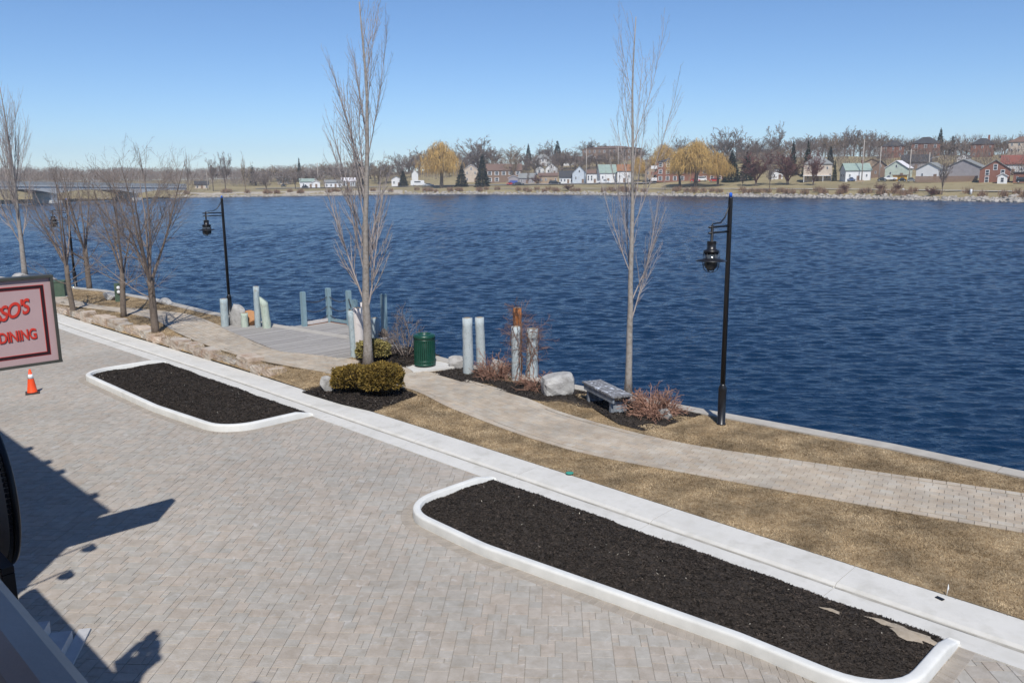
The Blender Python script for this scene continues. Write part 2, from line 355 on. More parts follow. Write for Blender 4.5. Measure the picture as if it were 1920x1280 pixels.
# concrete gutter and mountable kerb between plaza and lawn, in poured bays
kerb = struct(MB().prism([xy(s, 10.08 + koff(s)) for s in np.linspace(-14, 70, 60)] + [xy(s, 11.2 + koff(s)) for s in np.linspace(70, -14, 60)], -.35, -.03).build('kerb', M_conc2))
prof = [(10.08, .010), (10.44, .018), (10.455, .006), (10.475, .006), (10.49, .030), (10.54, .056), (10.70, .068), (11.14, .078), (11.17, .070), (11.17, -.04)]
s = -14.0
while s < 68:
    L = 3.05; ss = np.linspace(s + .004, s + L - .004, 5); m = MB(); P = []
    for t in ss:
        for w, z in [(10.08, -.04)] + prof: P.append((*xy(t, w + koff(t)), z))
    k = len(prof) + 1
    F = [(i * k + j, i * k + j + 1, (i + 1) * k + j + 1, (i + 1) * k + j) for i in range(4) for j in range(k - 1)] + [tuple(range(k)), tuple(range(5 * k - 1, 4 * k - 1, -1))]
    m.add(P, F); kb = m.build('kerb_bay', M_conc, kerb)
    m = MB(); tv = np.linspace(s + .01, s + L - .01, 26); wv = [.012 + .014 * abs(math.sin(q * 2.1) + .6 * math.sin(q * 5.3)) for q in tv]; P = [(*xy(q, 10.462 - w_ + koff(q)), .020) for q, w_ in zip(tv, wv)] + [(*xy(q, 10.474 + w_ * .3 + koff(q)), .024) for q, w_ in zip(tv, wv)]
    m.add(P, [(i, i + 1, 27 + i, 26 + i) for i in range(25)]); m.build('joint_dirt', M_dirt, kb); s += L

# path outline
up = [(-4, 16.4), (.5, 16.35), (3.35, 15.82), (6.32, 14.93), (9.23, 14.13), (12.35, 14.13), (15.1, 14.71), (18.05, 14.64), (20.67, 13.48), (22.53, 12.65), (24.6, 12.75), (27.11, 13.24), (31.44, 13.8), (33.97, 13.32), (37.35, 12.23), (44, 11.9), (60, 10.5)]
lo = [(-4, 15.6), (.2, 14.75), (2.91, 14.04), (4.79, 13.52), (7.99, 12.73), (10.82, 12.23), (14.23, 12.54), (17.13, 13.1), (19.87, 12.24), (21.8, 11.55), (25, 11.5), (28.46, 11.86), (31.69, 12.4), (35.19, 12.03), (38.9, 11.25), (44, 10.95), (60, 9.7)]
def smooth(P, step=.25):
    P = np.array(P, float); out = []
    for i in range(len(P) - 1):
        p0, p1, p2, p3 = P[max(i - 1, 0)], P[i], P[i + 1], P[min(i + 2, len(P) - 1)]
        for t in np.linspace(0, 1, 12, endpoint=False): out.append(.5 * (2 * p1 + (p2 - p0) * t + (2 * p0 - 5 * p1 + 4 * p2 - p3) * t * t + (3 * p1 - 3 * p2 + p3 - p0) * t ** 3))
    out.append(P[-1]); return np.array(out)
UPs, LOs = smooth(up), smooth(lo)
path_poly = [tuple(p) for p in LOs] + [tuple(p) for p in UPs[::-1]]
# lawn strip
lawn_poly = [(s, 11.16 + koff(s)) for s in np.linspace(-14, 60, 80)] + [(s, wallw(s) - .3) for s in np.linspace(60, -14, 80)]
lawn = struct(sheet('lawn', lawn_poly, 0.0, M_lawn, .6))
# quay wall with its concrete cap in bays
quay = struct(MB().prism([xy(s, wallw(s) - .3) for s in np.linspace(-20, 60, 60)] + [xy(s, wallw(s)) for s in np.linspace(60, -20, 60)], -3, lambda x, y: hz((-x + y) / 2 ** .5, 12) - .03).build('quay_wall', M_conc2))
for i in range(24):
    s0, s1 = -14 + i * 3.0 + .006, -14 + i * 3.0 + 3.0 - .006; m = MB(); sv = np.linspace(s0, s1, 4)
    m.prism([xy(s, wallw(s) - .34) for s in sv] + [xy(s, wallw(s) + .04) for s in sv[::-1]], lambda x, y: hz((-x + y) / 2 ** .5, 12) - .1, lambda x, y: hz((-x + y) / 2 ** .5, 12) + .035); m.build('cap_stone', M_conc2, quay)
# path
path = struct(sheet('footpath', path_poly, .008, M_bed, .6))
N = 700; Lo, Up = np.array(LOs), np.array(UPs)
def resn(P, n):
    L = np.r_[0, np.cumsum(np.linalg.norm(np.diff(P, axis=0), axis=1))]; t = np.linspace(0, L[-1], n); return np.stack([np.interp(t, L, P[:, k]) for k in (0, 1)], 1), L[-1]
# match the two edges by station s so that courses stay square to the path
st = np.linspace(-3.5, 46, N)
def atS(P, st): return np.interp(st, P[:, 0], P[:, 1])
lo_w, up_w = atS(Lo, st), atS(Up, st); cl = np.stack([st, (lo_w + up_w) / 2], 1); tn = np.gradient(cl, axis=0); tn /= np.linalg.norm(tn, axis=1)[:, None]; nm = np.stack([-tn[:, 1], tn[:, 0]], 1)
half = (up_w - lo_w) / 2 * np.abs(tn[:, 0]); LL = np.r_[0, np.cumsum(np.linalg.norm(np.diff(cl, axis=0), axis=1))]
def pp(t, v):
    c = np.array([np.interp(t, LL, cl[:, 0]), np.interp(t, LL, cl[:, 1])]); n = np.array([np.interp(t, LL, nm[:, 0]), np.interp(t, LL, nm[:, 1])]); return c + n * v
bricks = []; BL, BWD = .225, .15
tt = 0.0; col_i = 0
nrows = 26
for r in range(-nrows, nrows):
    v0, v1 = r * BWD, (r + 1) * BWD; t = (BL / 2 if r % 2 else 0) + rng.uniform(-.02, .02)
    while t < LL[-1] - BL:
        h = np.interp(t + BL / 2, LL, half)
        if v0 >= -h + .02 and v1 <= h - .02: bricks.append([pp(t, v0), pp(t + BL, v0), pp(t + BL, v1), pp(t, v1)])
        t += BL
for sgn in (-1, 1):
    t = 0.0
    while t < LL[-1] - BL:
        h0, h1 = np.interp(t, LL, half), np.interp(t + BL, LL, half); c = [pp(t, sgn * (h0 + .02)), pp(t + BL, sgn * (h1 + .02)), pp(t + BL, sgn * (h1 - .12)), pp(t, sgn * (h0 - .12))]
        bricks.append((c if sgn < 0 else [c[3], c[2], c[1], c[0]]) + [1]); t += BL
def bdist(b): c = np.mean(np.array(b[:4]), 0); px, py, z = project((*xy(*c), .1)); return z if 0 < px < 1920 and py < 1280 else 1e3
bricks.sort(key=bdist); VV = []; FF = []; off = 0
for i, b in enumerate(bricks):
    c = np.mean(np.array(b[:4]), 0); z = hz(c[0], 12) + (.024 if len(b) > 4 else .02) + rng.uniform(-.002, .002)
    P = [xy(*p) for p in b[:4]]
    if i < 300: piece(P, z, M_brick, 'brick', path, .02, .004, .004)
    else:
        V, F = piece(P, z, M_brick, '', None, .02, .004, .004)
        if c[0] > 17: V[:, 2] += [hz(c[0] + (-(p[0]) + p[1]) / 2 ** .5 - c[0], 12) - hz(c[0], 12) for p in V[:, :2]]
        VV.append(V); FF.append(F + off); off += len(V)
npmesh('brick_courses', np.concatenate(VV), np.concatenate(FF), M_brick, path)['kind'] = 'stuff'

# planting beds
def chips(name, poly, zf, n, parent, m, size=(.02, .07), flat=.5):
    P = np.array(poly); lo_, hi = P.min(0), P.max(0); Q = rng.uniform(lo_, hi, (n, 2)); Q = Q[pipv(Q[:, 0], Q[:, 1], poly)]; n = len(Q)
    ctr = np.array([(*xy(s, w), zf(s, w)) for s, w in Q]); ln = rng.uniform(*size, n)[:, None]; a = rng.uniform(0, 2 * math.pi, n)
    d = np.stack([np.cos(a), np.sin(a), rng.normal(0, flat, n)], 1) * ln; sd_ = np.stack([-np.sin(a), np.cos(a), rng.normal(0, .5, n)], 1) * ln * .14; upv = np.stack([np.zeros(n), np.zeros(n), ln[:, 0] * .12], 1)
    V = np.stack([ctr - d / 2, ctr + sd_ + upv, ctr + d / 2, ctr - sd_ + upv], 1).reshape(-1, 3); F = np.arange(4 * n).reshape(n, 4)
    o = npmesh(name, V, F, m, parent); o['kind'] = 'stuff'; return o
bedlab = ['long kerbed bed of dark mulch nearest the building front corner, sandy patch at one end', 'kerbed bed of dark mulch beyond, beside the orange cone and low stone wall']
bl = []
for bi, (s0, s1) in enumerate(BEDS):
    kw = .135; ko = koff((s0 + s1) / 2); t = thing('planting_bed', (*xy((s0 + s1) / 2, 9), 0), bedlab[bi], 'planting bed', 'kerbed planting beds on the plaza')
    inv = Matrix.Translation(-t.location)
    # kerb: swept section
    O = resample(rounded(s0, s1, BW0, 10.14 + ko, .80), .12); I = resample(rounded(s0 + kw, s1 - kw, BW0 + kw, 10.14 + ko, .66), .12); n = 90
    O, I = resample(O, 1)[:0] if 0 else O, I
    ti = np.linspace(0, 1, n); Oi = np.stack([np.interp(ti, np.linspace(0, 1, len(O)), O[:, k]) for k in (0, 1)], 1); Ii = np.stack([np.interp(ti, np.linspace(0, 1, len(I)), I[:, k]) for k in (0, 1)], 1)
    P = []
    for i in range(n):
        o2, i2 = Oi[i], Ii[i]; d_ = (i2 - o2); hh = .155 - .105 * max(0, (max(o2[1], i2[1]) - (9.75 + ko)) / .4) ** 1.0
        for f_, z in ((0, -.1), (0, hh * .78), (.05, hh * .9), (.16, hh * .98), (.3, hh), (.85, hh), (1, hh * .93), (1, -.1)):
            q = o2 + d_ * f_; P.append((*xy(*q), z))
    F = [(i * 8 + j, i * 8 + j + 1, (i + 1) * 8 + j + 1, (i + 1) * 8 + j) for i in range(n - 1) for j in range(7)] + [tuple(range(8)), tuple(range(n * 8 - 1, n * 8 - 9, -1))]
    ko_ = MB().add(P, F, True).build('kerb', M_kerb, t); ko_.location = -Vector(t.location)
    ipoly = [tuple(p) for p in Ii]; ipoly = [(s0 + kw, 10.06 + ko)] + ipoly[1:-1] + [(s1 - kw, 10.06 + ko)]
    def zf(s, w, s0=s0, s1=s1, ko=ko):
        e = min(s - s0 - kw, s1 - kw - s, w - BW0 - kw - bshift(s), 10.1 + ko - w); return .05 + .05 * min(1, max(0, e) / .5) + .016 * math.sin(s * 3.1 + w * 2) * math.sin(w * 4 - s) + .008 * math.sin(s * 11 + 3 * math.sin(w * 7)) * math.sin(w * 13 + s * 2)
    bm = bmesh.new(); vs = [bm.verts.new((*xy(*p), 0)) for p in ipoly]; f = bm.faces.new(vs); bmesh.ops.triangulate(bm, faces=[f])
    for _ in range(5):
        es = [e for e in bm.edges if e.calc_length() > .3]
        if es: bmesh.ops.subdivide_edges(bm, edges=es, cuts=1); bmesh.ops.triangulate(bm, faces=[f for f in bm.faces if len(f.verts) > 3])
    for v in bm.verts: x, y = v.co.x, v.co.y; v.co.z = zf((-x + y) / 2 ** .5, (x + y) / 2 ** .5)
    bmesh.ops.recalc_face_normals(bm, faces=bm.faces[:])
    if sum(f.normal.z for f in bm.faces) < 0: bmesh.ops.reverse_faces(bm, faces=bm.faces[:])
    me = bpy.data.meshes.new('mulch'); bm.to_mesh(me); bm.free(); me.materials.append(M_mulch); mu = link('mulch', me, t); mu.location = -Vector(t.location)
    c = chips('mulch_chips', ipoly, lambda s, w: zf(s, w) + .006, 46000, t, M_chip, (.015, .058), .38); c.location = -Vector(t.location)
    c = chips('pale_flecks', ipoly, lambda s, w: zf(s, w) + .014, 70, t, M_fleck, (.02, .045)); c.location = -Vector(t.location)
    bl.append((t, zf))
t, zf = bl[0]       # bare sandy patch showing through the mulch at the near end
for k, (px, py, rs, rw) in enumerate([(1703, 1186, .30, .13), (1652, 1164, .15, .05), (1560, 1145, .12, .035)]):
    p = gz(px, py, .1); s, w = p[:2] @ DS, p[:2] @ DW; m = MB(); n = 26; P = [(*xy(s, w), zf(s, w) + .045)]
    for i in range(n):
        a = 2 * math.pi * i / n; q = 1 + .3 * math.sin(3 * a + k) + .2 * math.sin(7 * a + 2 * k) + rng.uniform(-.12, .12); s_, w_ = s + rs * q * math.cos(a), w + rw * q * math.sin(a); P.append((*xy(s_, w_), zf(s_, w_) + .012))
    m.add(P, [(0, 1 + i, 1 + (i + 1) % n) for i in range(n)], True); o = m.build('sandy_patch', M_sand, t); o.location = -Vector(t.location)

# mulch beds in the lawn
def GP(l): return [G(*p) for p in l]
pUp = [(802, 698), (866, 715), (941, 731), (1002, 753)]
mb1 = GP([(566, 741), (600, 724), (640, 712), (700, 712), (735, 722), (760, 733), (783, 741), (757, 751), (728, 762), (700, 778), (640, 764)])
mb2 = GP([(672, 684), (700, 690), (735, 692), (768, 688), (800, 674), (826, 668), (790, 655), (740, 647), (705, 652), (682, 668)])
mb3 = GP([(806, 699), (866, 717), (941, 734), (985, 747), (1012, 752), (1050, 748), (1088, 754), (1112, 766), (1132, 780), (1160, 796), (1205, 808), (1238, 802), (1275, 790), (1322, 776)]) + [(11, 16.2), (15, 15.9), (17.8, 15.7)]
for nm_, poly, lab in (('mulch_bed', mb1, 'dark mulch bed round the golden clipped shrubs'), ('mulch_bed', mb2, 'dark mulch bed behind the green bin'), ('mulch_bed', mb3, 'long dark mulch bed with posts, boulder and bench by the water')):
    dzf = lambda s, w: .016 + .03 * math.sin(s * 2.3) * math.sin(w * 3.1) ** 2
    o = sheet(nm_, poly, dzf, M_mulch, .2); struct(o); o['label'] = lab
    c = chips('mulch_chips', poly, lambda s, w: hz(s, 12) + dzf(s, w) + .012, 9000, o, M_chip, (.03, .08))
    c = chips('pale_flecks', poly, lambda s, w: hz(s, 12) + dzf(s, w) + .02, 40, o, M_fleck, (.02, .05))

# dry grass blades
DECK_PX = [(412, 611), (433, 621), (465, 634), (506, 651), (532, 660), (595, 666), (640, 672), (662, 671), (700, 660), (738, 640), (718, 628), (652, 611), (617, 604), (572, 613), (520, 612), (480, 611)]
deck_sw = GP(DECK_PX)
def grass(n, region, hmin, hmax):
    Q = np.stack([rng.uniform(region[0], region[1], n), rng.uniform(10.9, 17, n)], 1)
    ww = np.interp(Q[:, 0], [p[0] for p in WALL], [p[1] for p in WALL]); ko = np.array([koff(s) for s in Q[:, 0]])
    ok = (Q[:, 1] < ww - .3 + rng.uniform(-.04, .03, n)) & (Q[:, 1] > 11.15 + ko + rng.uniform(-.03, .06, n))
    Q = Q[ok]
    jit = Q + rng.normal(0, .025, Q.shape)
    bad = np.zeros(len(Q), bool)
    for poly in (path_poly, mb1, mb2, mb3, deck_sw): bad |= pipv(jit[:, 0], jit[:, 1], poly)
    return Q[~bad]
def patch(Q): return .5 + .25 * (np.sin(Q[:, 0] * 1.7 + 1.3 * np.sin(Q[:, 1] * 2.1)) + np.sin(Q[:, 1] * 2.6 + 1.7 * np.sin(Q[:, 0] * .8)))
for region, n, wd in (((1, 12), 190000, .005), ((12, 24), 130000, .007), ((24, 48), 90000, .010)):
    Q = grass(n, region, .02, .05); n = len(Q); h = rng.uniform(.012, .032, n) * (.7 + .6 * patch(Q)); a = rng.uniform(0, 2 * math.pi, n)
    base = np.array([(*xy(s, w), hz(s, 12)) for s, w in Q]); side = np.stack([np.cos(a), np.sin(a), 0 * a], 1) * wd
    lean = np.stack([rng.normal(0, .8, n), rng.normal(0, .8, n), np.ones(n)], 1) * h[:, None]
    V = np.stack([base - side, base + side, base + lean], 1).reshape(-1, 3); o = npmesh('grass', V, np.arange(3 * n).reshape(n, 3), M_blade, lawn); o['kind'] = 'stuff'
# ---------------------------------------------------------------- water
WZ = -1.5
mw = bpy.data.materials.new('river_water'); mw.use_nodes = True; t_ = mw.node_tree; N_ = t_.nodes; L_ = t_.links
b = N_['Principled BSDF']; b.inputs['Base Color'].default_value = (.003, .019, .050, 1); b.inputs['Specular IOR Level'].default_value = .5; b.inputs['Roughness'].default_value = .14; b.inputs['IOR'].default_value = 1.333
geo = N_.new('ShaderNodeNewGeometry'); prev = None
for sc_, stx, dist, stren in ((4.5, 1.4, .07, 1.0), (11.0, 1.3, .025, 1.0)):
    mp = N_.new('ShaderNodeMapping'); mp.inputs['Rotation'].default_value[2] = R_(14); mp.inputs['Scale'].default_value = (sc_ / stx, sc_, sc_)
    L_.new(geo.outputs['Position'], mp.inputs[0]); n = N_.new('ShaderNodeTexNoise'); n.inputs['Scale'].default_value = 1; n.inputs['Detail'].default_value = 3; n.inputs['Distortion'].default_value = .6; L_.new(mp.outputs[0], n.inputs['Vector'])
    bp = N_.new('ShaderNodeBump'); bp.inputs['Strength'].default_value = stren; bp.inputs['Distance'].default_value = dist; L_.new(n.outputs[0], bp.inputs['Height'])
    if prev: L_.new(prev.outputs[0], bp.inputs['Normal'])
    prev = bp
L_.new(prev.outputs[0], b.inputs['Normal'])
# wind waves as real relief: a fan of the river in view, finer towards the near bank, on a plain sheet for the rest
struct(MB().add([(-1500, -200, WZ - .6), (1500, -200, WZ - .6), (1500, 1300, WZ - .6), (-1500, 1300, WZ - .6)], [(0, 1, 2, 3)]).build('river_bed', M_mulch))
wr = np.random.default_rng(77); rows = [15.0]
while rows[-1] < 470: rows.append(rows[-1] + max(.085, min(.50, rows[-1] * .0034)))
rows = np.array(rows); az = np.linspace(-.66, .66, 430); RR, AA = np.meshgrid(rows, az, indexing='ij'); WX, WY = RR * np.sin(AA), RR * np.cos(AA); WH = np.zeros_like(WX); SPC = np.gradient(rows)[:, None]
for k in range(46):
    lam = .24 * (1.6 / .24) ** ((k + wr.uniform(0, 1)) / 46); th = R_(78) + wr.normal(0, .36); am = .0092 * lam ** .97 * (1 if lam < .95 else np.clip((RR - 25) / 80, .3, 1)) * np.clip((lam / SPC - 1.5) / 1.5, .0, 1) * (.72 + .28 * np.clip((RR - 18) / 40, 0, 1) + .4 * np.clip((RR - 60) / 200, 0, 1)); kk = 2 * math.pi / lam; WH += am * np.sin(kk * (WX * math.cos(th) + WY * math.sin(th)) + wr.uniform(0, 6.28) + .5 * np.sin(WX * .21 + k) + .4 * np.sin(WY * .17 + 2 * k))
gust = .95 + .06 * (np.sin(WX * .045 + 1.3 * np.sin(WY * .031)) * np.sin(WY * .052 + 1.1 * np.sin(WX * .02))); WH *= gust
nr, na = WX.shape; ix = np.arange(nr * na).reshape(nr, na); WF = np.stack([ix[:-1, :-1], ix[:-1, 1:], ix[1:, 1:], ix[1:, :-1]], -1).reshape(-1, 4)
river = struct(npmesh('river', np.stack([WX, WY, WZ + WH], -1), WF, mw, smooth=True))
far_w = MB()
for sx in (-1, 1): a_ = [(sx * 15 * math.sin(.66), 15 * math.cos(.66)), (sx * 470 * math.sin(.66), 470 * math.cos(.66)), (sx * 1400, 900), (sx * 1400, -150), (sx * 20, -150)]; far_w.add([(x, y, WZ) for x, y in (a_ if sx < 0 else a_)], [(0, 1, 2, 3, 4) if sx > 0 else (4, 3, 2, 1, 0)])
struct(far_w.build('river_beyond', mw))

# ---------------------------------------------------------------- deck and railing
def inter(poly, s):          # w range of polygon at station s
    ws = []
    for i in range(len(poly)):
        (a, b_), (c, d) = poly[i], poly[(i + 1) % len(poly)]
        if (a > s) != (c > s): ws.append(b_ + (d - b_) * (s - a) / (c - a))
    return (min(ws), max(ws)) if len(ws) >= 2 else None
deck = thing('wooden_deck', (*xy(24.5, 14.5), .35), 'grey weathered plank deck reaching out over the water from the path', 'deck')
m = MB(); dl = -Vector(deck.location)
s = min(p[0] for p in deck_sw) + .02; smax = max(p[0] for p in deck_sw); PWD = .142
while s < smax:
    r = inter(deck_sw, s + PWD / 2)
    if r and r[1] - r[0] > .2:
        w0, w1 = r; zc = hz(s, 12); cut = [w0 - .08, w1]
        if w1 - w0 > 2.6: cut.insert(1, w0 + (w1 - w0) * rng.uniform(.3, .7))
        for a, b_ in zip(cut[:-1], cut[1:]):
            m = MB(); z = rng.uniform(-.003, .003); wj = (a + b_) / 2
            m.box((*xy(s + PWD / 2, wj), zc + .012 + z), (b_ - a - .006, PWD - .009, .04), R_(45)); o = m.build('plank', M_deck, deck); o.location = dl
    s += PWD
m = MB()
for s_, w0, w1 in ((21.5, 13.9, 15.5), (23.5, 13.6, 16.2), (25.6, 13.4, 15.8)): m.box((*xy(s_, (w0 + w1) / 2), .18), (w1 - w0, .15, .22), R_(45))
o = m.build('joist', M_bench, deck); o.location = dl
def post(px, py, tx, ty, r, sq=False):
    b_ = GX(px, py); h = hgt(b_, tx, ty); return b_, h
def pile(px, py, tx, ty, rpx, m, label, name='wooden_pile', slant=0, group='painted mooring piles along the quay', square=False):
    b_ = Vector(GX(px, py)); h = hgt(b_, tx, ty); dist = project(b_)[2]; r = rpx / FPX * dist / 2
    top = CAM + ray(tx, ty) / np.linalg.norm(ray(tx, ty)[:2]) * math.hypot(b_.x, b_.y); lean = Vector((top[0] - b_.x, top[1] - b_.y, 0))
    lean = lean.normalized() * min(lean.length, .10) if lean.length > 1e-4 else lean
    t = thing(name, b_, label, 'post', group); mb = MB(); nseg = 8; sides = 4 if square else 18
    P = [(lean.x * k / nseg + rng.normal(0, .003), lean.y * k / nseg + rng.normal(0, .003), -.25 + (h + .25) * k / nseg) for k in range(nseg + 1)]
    mb.tube(P, [r * (1.06 - .08 * k / nseg) * (1 + rng.normal(0, .012)) for k in range(nseg + 1)], sides, smooth=not square)
    if slant: mb.v = [(x, y, z - slant * (.5 + .5 * x / r) * h * .0 - (max(0, (z - h * .8) / (h * .2)) * slant * (x - lean.x) / r)) for x, y, z in mb.v]
    mb.build('shaft', m, t); top_ = MB()
    top_.lathe([(r * .62, h - .004), (r * .72, h + .006), (r * .5, h + .009)] if not slant else [(r * .01, h), (r * .02, h + .001), (r * .01, h + .002)], (lean.x, lean.y, 0), 12); top_.build('end_grain', M_endg, t)
    return t
pile(422, 613, 419, 560, 14, M_blue, 'short stout blue-grey pile beside the far lamp base')
pile(459, 614, 458, 587, 13, M_mint, 'very short mint green pile stub with dark spots')
pile(484, 615, 480, 537, 11, M_blue, 'tallest slim pale blue pile on the deck edge')
pile(502, 616, 494, 562, 15, M_mint, 'mint green pile with slanted hollow top', slant=.12)
pile(878, 700, 876, 596, 19, M_pale, 'thick pale blue-grey pile beside the white rock', square=False)
pile(903, 693, 899, 595, 17, M_pale, 'slim whitish pile, second from the green bin')
pile(968, 712, 967, 612, 17, M_pale, 'vine-wrapped pale pile in front of the rusty post')
pile(997, 708, 998, 616, 22, M_pale, 'broad vine-wrapped pale pile behind the big boulder')
pile(970, 695, 970, 577, 16, M_rust, 'rusty orange steel post rising behind the vine-wrapped piles', 'steel_post', group=None)
pile(664, 669, 657, 582, 11, M_blue, 'slim blue-grey pile at the deck corner')
pile(675, 668, 670, 577, 19, M_wpost, 'stout whitewashed pile at the deck corner behind the tall bare tree')
pile(686, 664, 680, 567, 10, M_wpost, 'slim whitewashed pile leaning behind the stout white one')
pile(706, 650, 703, 596, 17, M_blue, 'wide blue-grey pile behind the trunk of the tall bare tree')
rail = thing('chain_railing', GX(617, 604), 'blue-grey post railing with three sagging chains on the deck edge', 'railing')
posts = [((571, 613), (568, 548)), ((618, 605), (616, 541)), ((656, 611), (648, 546)), ((668, 640), (663, 563)), ((722, 640), (717, 552))]
rb = Vector(rail.location); pt = []
for b_, tp in posts:
    p = Vector(GX(*b_)); h = hgt(p, *tp); pt.append((p, h)); m = MB(); hw = .075
    m.box((0, 0, h / 2), (hw * 2, hw * 2, h), R_(45)); m.box((0, 0, h + .012), (hw * 1.7, hw * 1.7, .024), R_(45)); m.build('post', M_blue2, rail, p - rb)
for (p, h), (q_, k) in ((pt[0], pt[1]), (pt[1], pt[2]), (pt[2], pt[3])):
    for f in (.80, .52, .26):
        a = p + Vector((0, 0, h * f)); c = q_ + Vector((0, 0, k * f)); m = MB(); n = 26
        for i in range(n):
            t = (i + .5) / n; pos = a.lerp(c, t) - Vector((0, 0, .17 * 4 * t * (1 - t))); dr = (c - a).normalized(); dr = (dr + Vector((0, 0, -.17 * 4 * (1 - 2 * t) / (c - a).length))).normalized(); L = (c - a).length / n * .68
            sdv = dr.cross(Vector((0, 0, 1))).normalized() if i % 2 else dr.cross(dr.cross(Vector((0, 0, 1)))).normalized()
            ring = [pos + dr * L * math.cos(u) + sdv * .022 * math.sin(u) for u in np.linspace(0, 2 * math.pi, 7)]
            m.tube([tuple(v - rb) for v in ring], .0065, 4, cap=False)
        m.build('chain', M_rubber, rail)
    d_ = q_ - p; L = math.hypot(d_.x, d_.y)
    if L > .3:
        for z, hh, mm in ((.13, .11, M_wpost if p is pt[0][0] else M_blue2), (.02, .05, M_rust)):
            mid = (p + q_) / 2 - rb; m = MB(); m.box((0, 0, 0), (L - .17, .05, hh)); o = m.build('bottom_rail', mm, rail, mid + Vector((0, 0, z))); o.rotation_euler[2] = math.atan2(d_.y, d_.x)

# ---------------------------------------------------------------- street lamps
def make_lamp():
    t = thing('street_lamp', (0, 0, 0), '', 'street lamp', 'black lantern lamps along the quay')
    MB().lathe([(.105, 0), (.105, .02), (.088, .03), (.088, .78), (.093, .80), (.093, .83), (.066, .90), (.056, .94)], n=20).build('base_sleeve', M_black, t)
    MB().lathe([(.055, .9), (.048, 5.0), (.048, 5.02)], n=16).build('pole', M_black, t)
    MB().lathe([(.034, 5.02), (.034, 5.10), (.015, 5.12)], n=12).build('cap', M_bluecap, t)
    arm = MB()
    for z in (4.42, 4.30): arm.tube([(0, 0, z), (.80, 0, z)], .022, 8)
    o = arm.build('arm', M_black, t)
    br = MB(); br.tube([(.05, 0, 4.86), (.10, 0, 4.76), (.2, 0, 4.6), (.36, 0, 4.50), (.6, 0, 4.49), (.68, 0, 4.485), (.68, 0, 4.43)], .016, 6); br.build('bracket', M_black, t)
    lx = .68
    h = MB(); h.lathe([(.035, 4.46), (.035, 4.06), (.05, 4.05)], (lx, 0, 0), 12)
    h.lathe([(.10, 4.055), (.115, 4.05), (.105, 4.03), (.105, 3.80), (.15, 3.77), (.185, 3.74), (.185, 3.70), (.165, 3.69), (.165, 3.64)], (lx, 0, 0), 20); ho = h.build('lantern_housing', M_black, t)
    MB().lathe([(.155, 3.64), (.155, 3.30), (.13, 3.18), (.07, 3.10), (.01, 3.08)][::-1], (lx, 0, 0), 16).build('glass_globe', M_glass, ho)
    MB().lathe([(.15, 3.50), (.36, 3.415), (.36, 3.405), (.15, 3.485)], (lx, 0, 0), 28).build('shade', M_black, t)
    c = MB()
    for i in range(6):
        a = i * math.pi / 3; c.tube([(lx + r * math.cos(a), r * math.sin(a), z) for r, z in ((.175, 3.68), (.185, 3.45), (.185, 3.28), (.16, 3.14), (.10, 3.05), (.0, 3.02))], .009, 5)
    for z, r in ((3.3, .188), (3.24, .184)): c.tube([(lx + r * math.cos(a), r * math.sin(a), z) for a in np.linspace(0, 2 * math.pi, 21)], .008, 5)
    c.build('cage', M_black, t)
    for ch in t.children_recursive:
        if ch.name.split('.')[0] in ('lantern_housing', 'glass_globe', 'shade', 'cage'):
            co = np.empty(len(ch.data.vertices) * 3, np.float32); ch.data.vertices.foreach_get('co', co); co = co.reshape(-1, 3); co[:, 0] = lx + (co[:, 0] - lx) * .90; co[:, 1] *= .90; m_ = co[:, 2] < 4.2; co[m_, 2] = 4.13 + (co[m_, 2] - 4.05) * .64; ch.data.vertices.foreach_set('co', co.ravel()); ch.data.update()
    return t
lamp = make_lamp(); ARM = math.atan2(-1, -1)
for i, (px, py, lab) in enumerate([(1352, 795, 'nearest black street lamp with blue cap, on grass beside the quay edge'), (432, 592, 'black street lamp behind the stub piles at the deck'), (142, 537, 'farthest black street lamp, behind the bare trees at the bend')]):
    o = lamp if i == 0 else copy_tree(lamp); o.location = GX(px, py); o.rotation_euler[2] = ARM; o['label'] = lab
    hh = hgt(Vector(GX(px, py)), [1360, 415, 124][i], [361, 367, 372][i]); o.scale = (1, 1, hh / 5.12)

# ---------------------------------------------------------------- litter bin on its pad
bp_ = Vector(GX(797, 687)); bn = thing('litter_bin', bp_ + Vector((0, 0, .03)), 'dark green slatted metal litter bin on a concrete pad', 'litter bin')
hb = hgt(bp_, 796, 627) ; rb_ = 20 / FPX * project(bp_)[2]
MB().lathe([(rb_ * .86, .06), (rb_ * .86, hb * .86)], n=28).build('liner', M_dgreen, bn)
for z0, z1 in ((.03, .09), (.15, .19), (hb * .80, hb * .84)): MB().lathe([(rb_ * .9, z0), (rb_ * 1.0, z0), (rb_ * 1.0, z1), (rb_ * .9, z1)], n=32).build('band', M_green, bn)
sl_ = MB(); sl_.box((0, 0, hb * .42), (.02, rb_ * .145, hb * .78)); sm = None
for i in range(32):
    a = 2 * math.pi * i / 32
    if sm is None: o = sl_.build('slat', M_green, bn); sm = o.data
    else: o = link('slat', sm, bn)
    o.location = (rb_ * .965 * math.cos(a), rb_ * .965 * math.sin(a), .02); o.rotation_euler[2] = a
MB().lathe([(rb_ * .90, hb * .84), (rb_ * 1.02, hb * .85), (rb_ * 1.03, hb * .93), (rb_ * .98, hb * .965), (rb_ * .80, hb * .99), (rb_ * .66, hb * .995), (rb_ * .60, hb * .96), (rb_ * .56, hb * .85), (rb_ * .1, hb * .84)], n=32).build('lid', M_green, bn)
pad = MB(); pp_ = G(797, 686); pad.box((*xy(pp_[0] - .15, pp_[1]), hz(pp_[0], 12) + .0), (1.25, 1.0, .06), R_(25)); tag(pad.build('concrete_pad', M_conc, None), 'pale concrete slab under the green litter bin', 'slab')

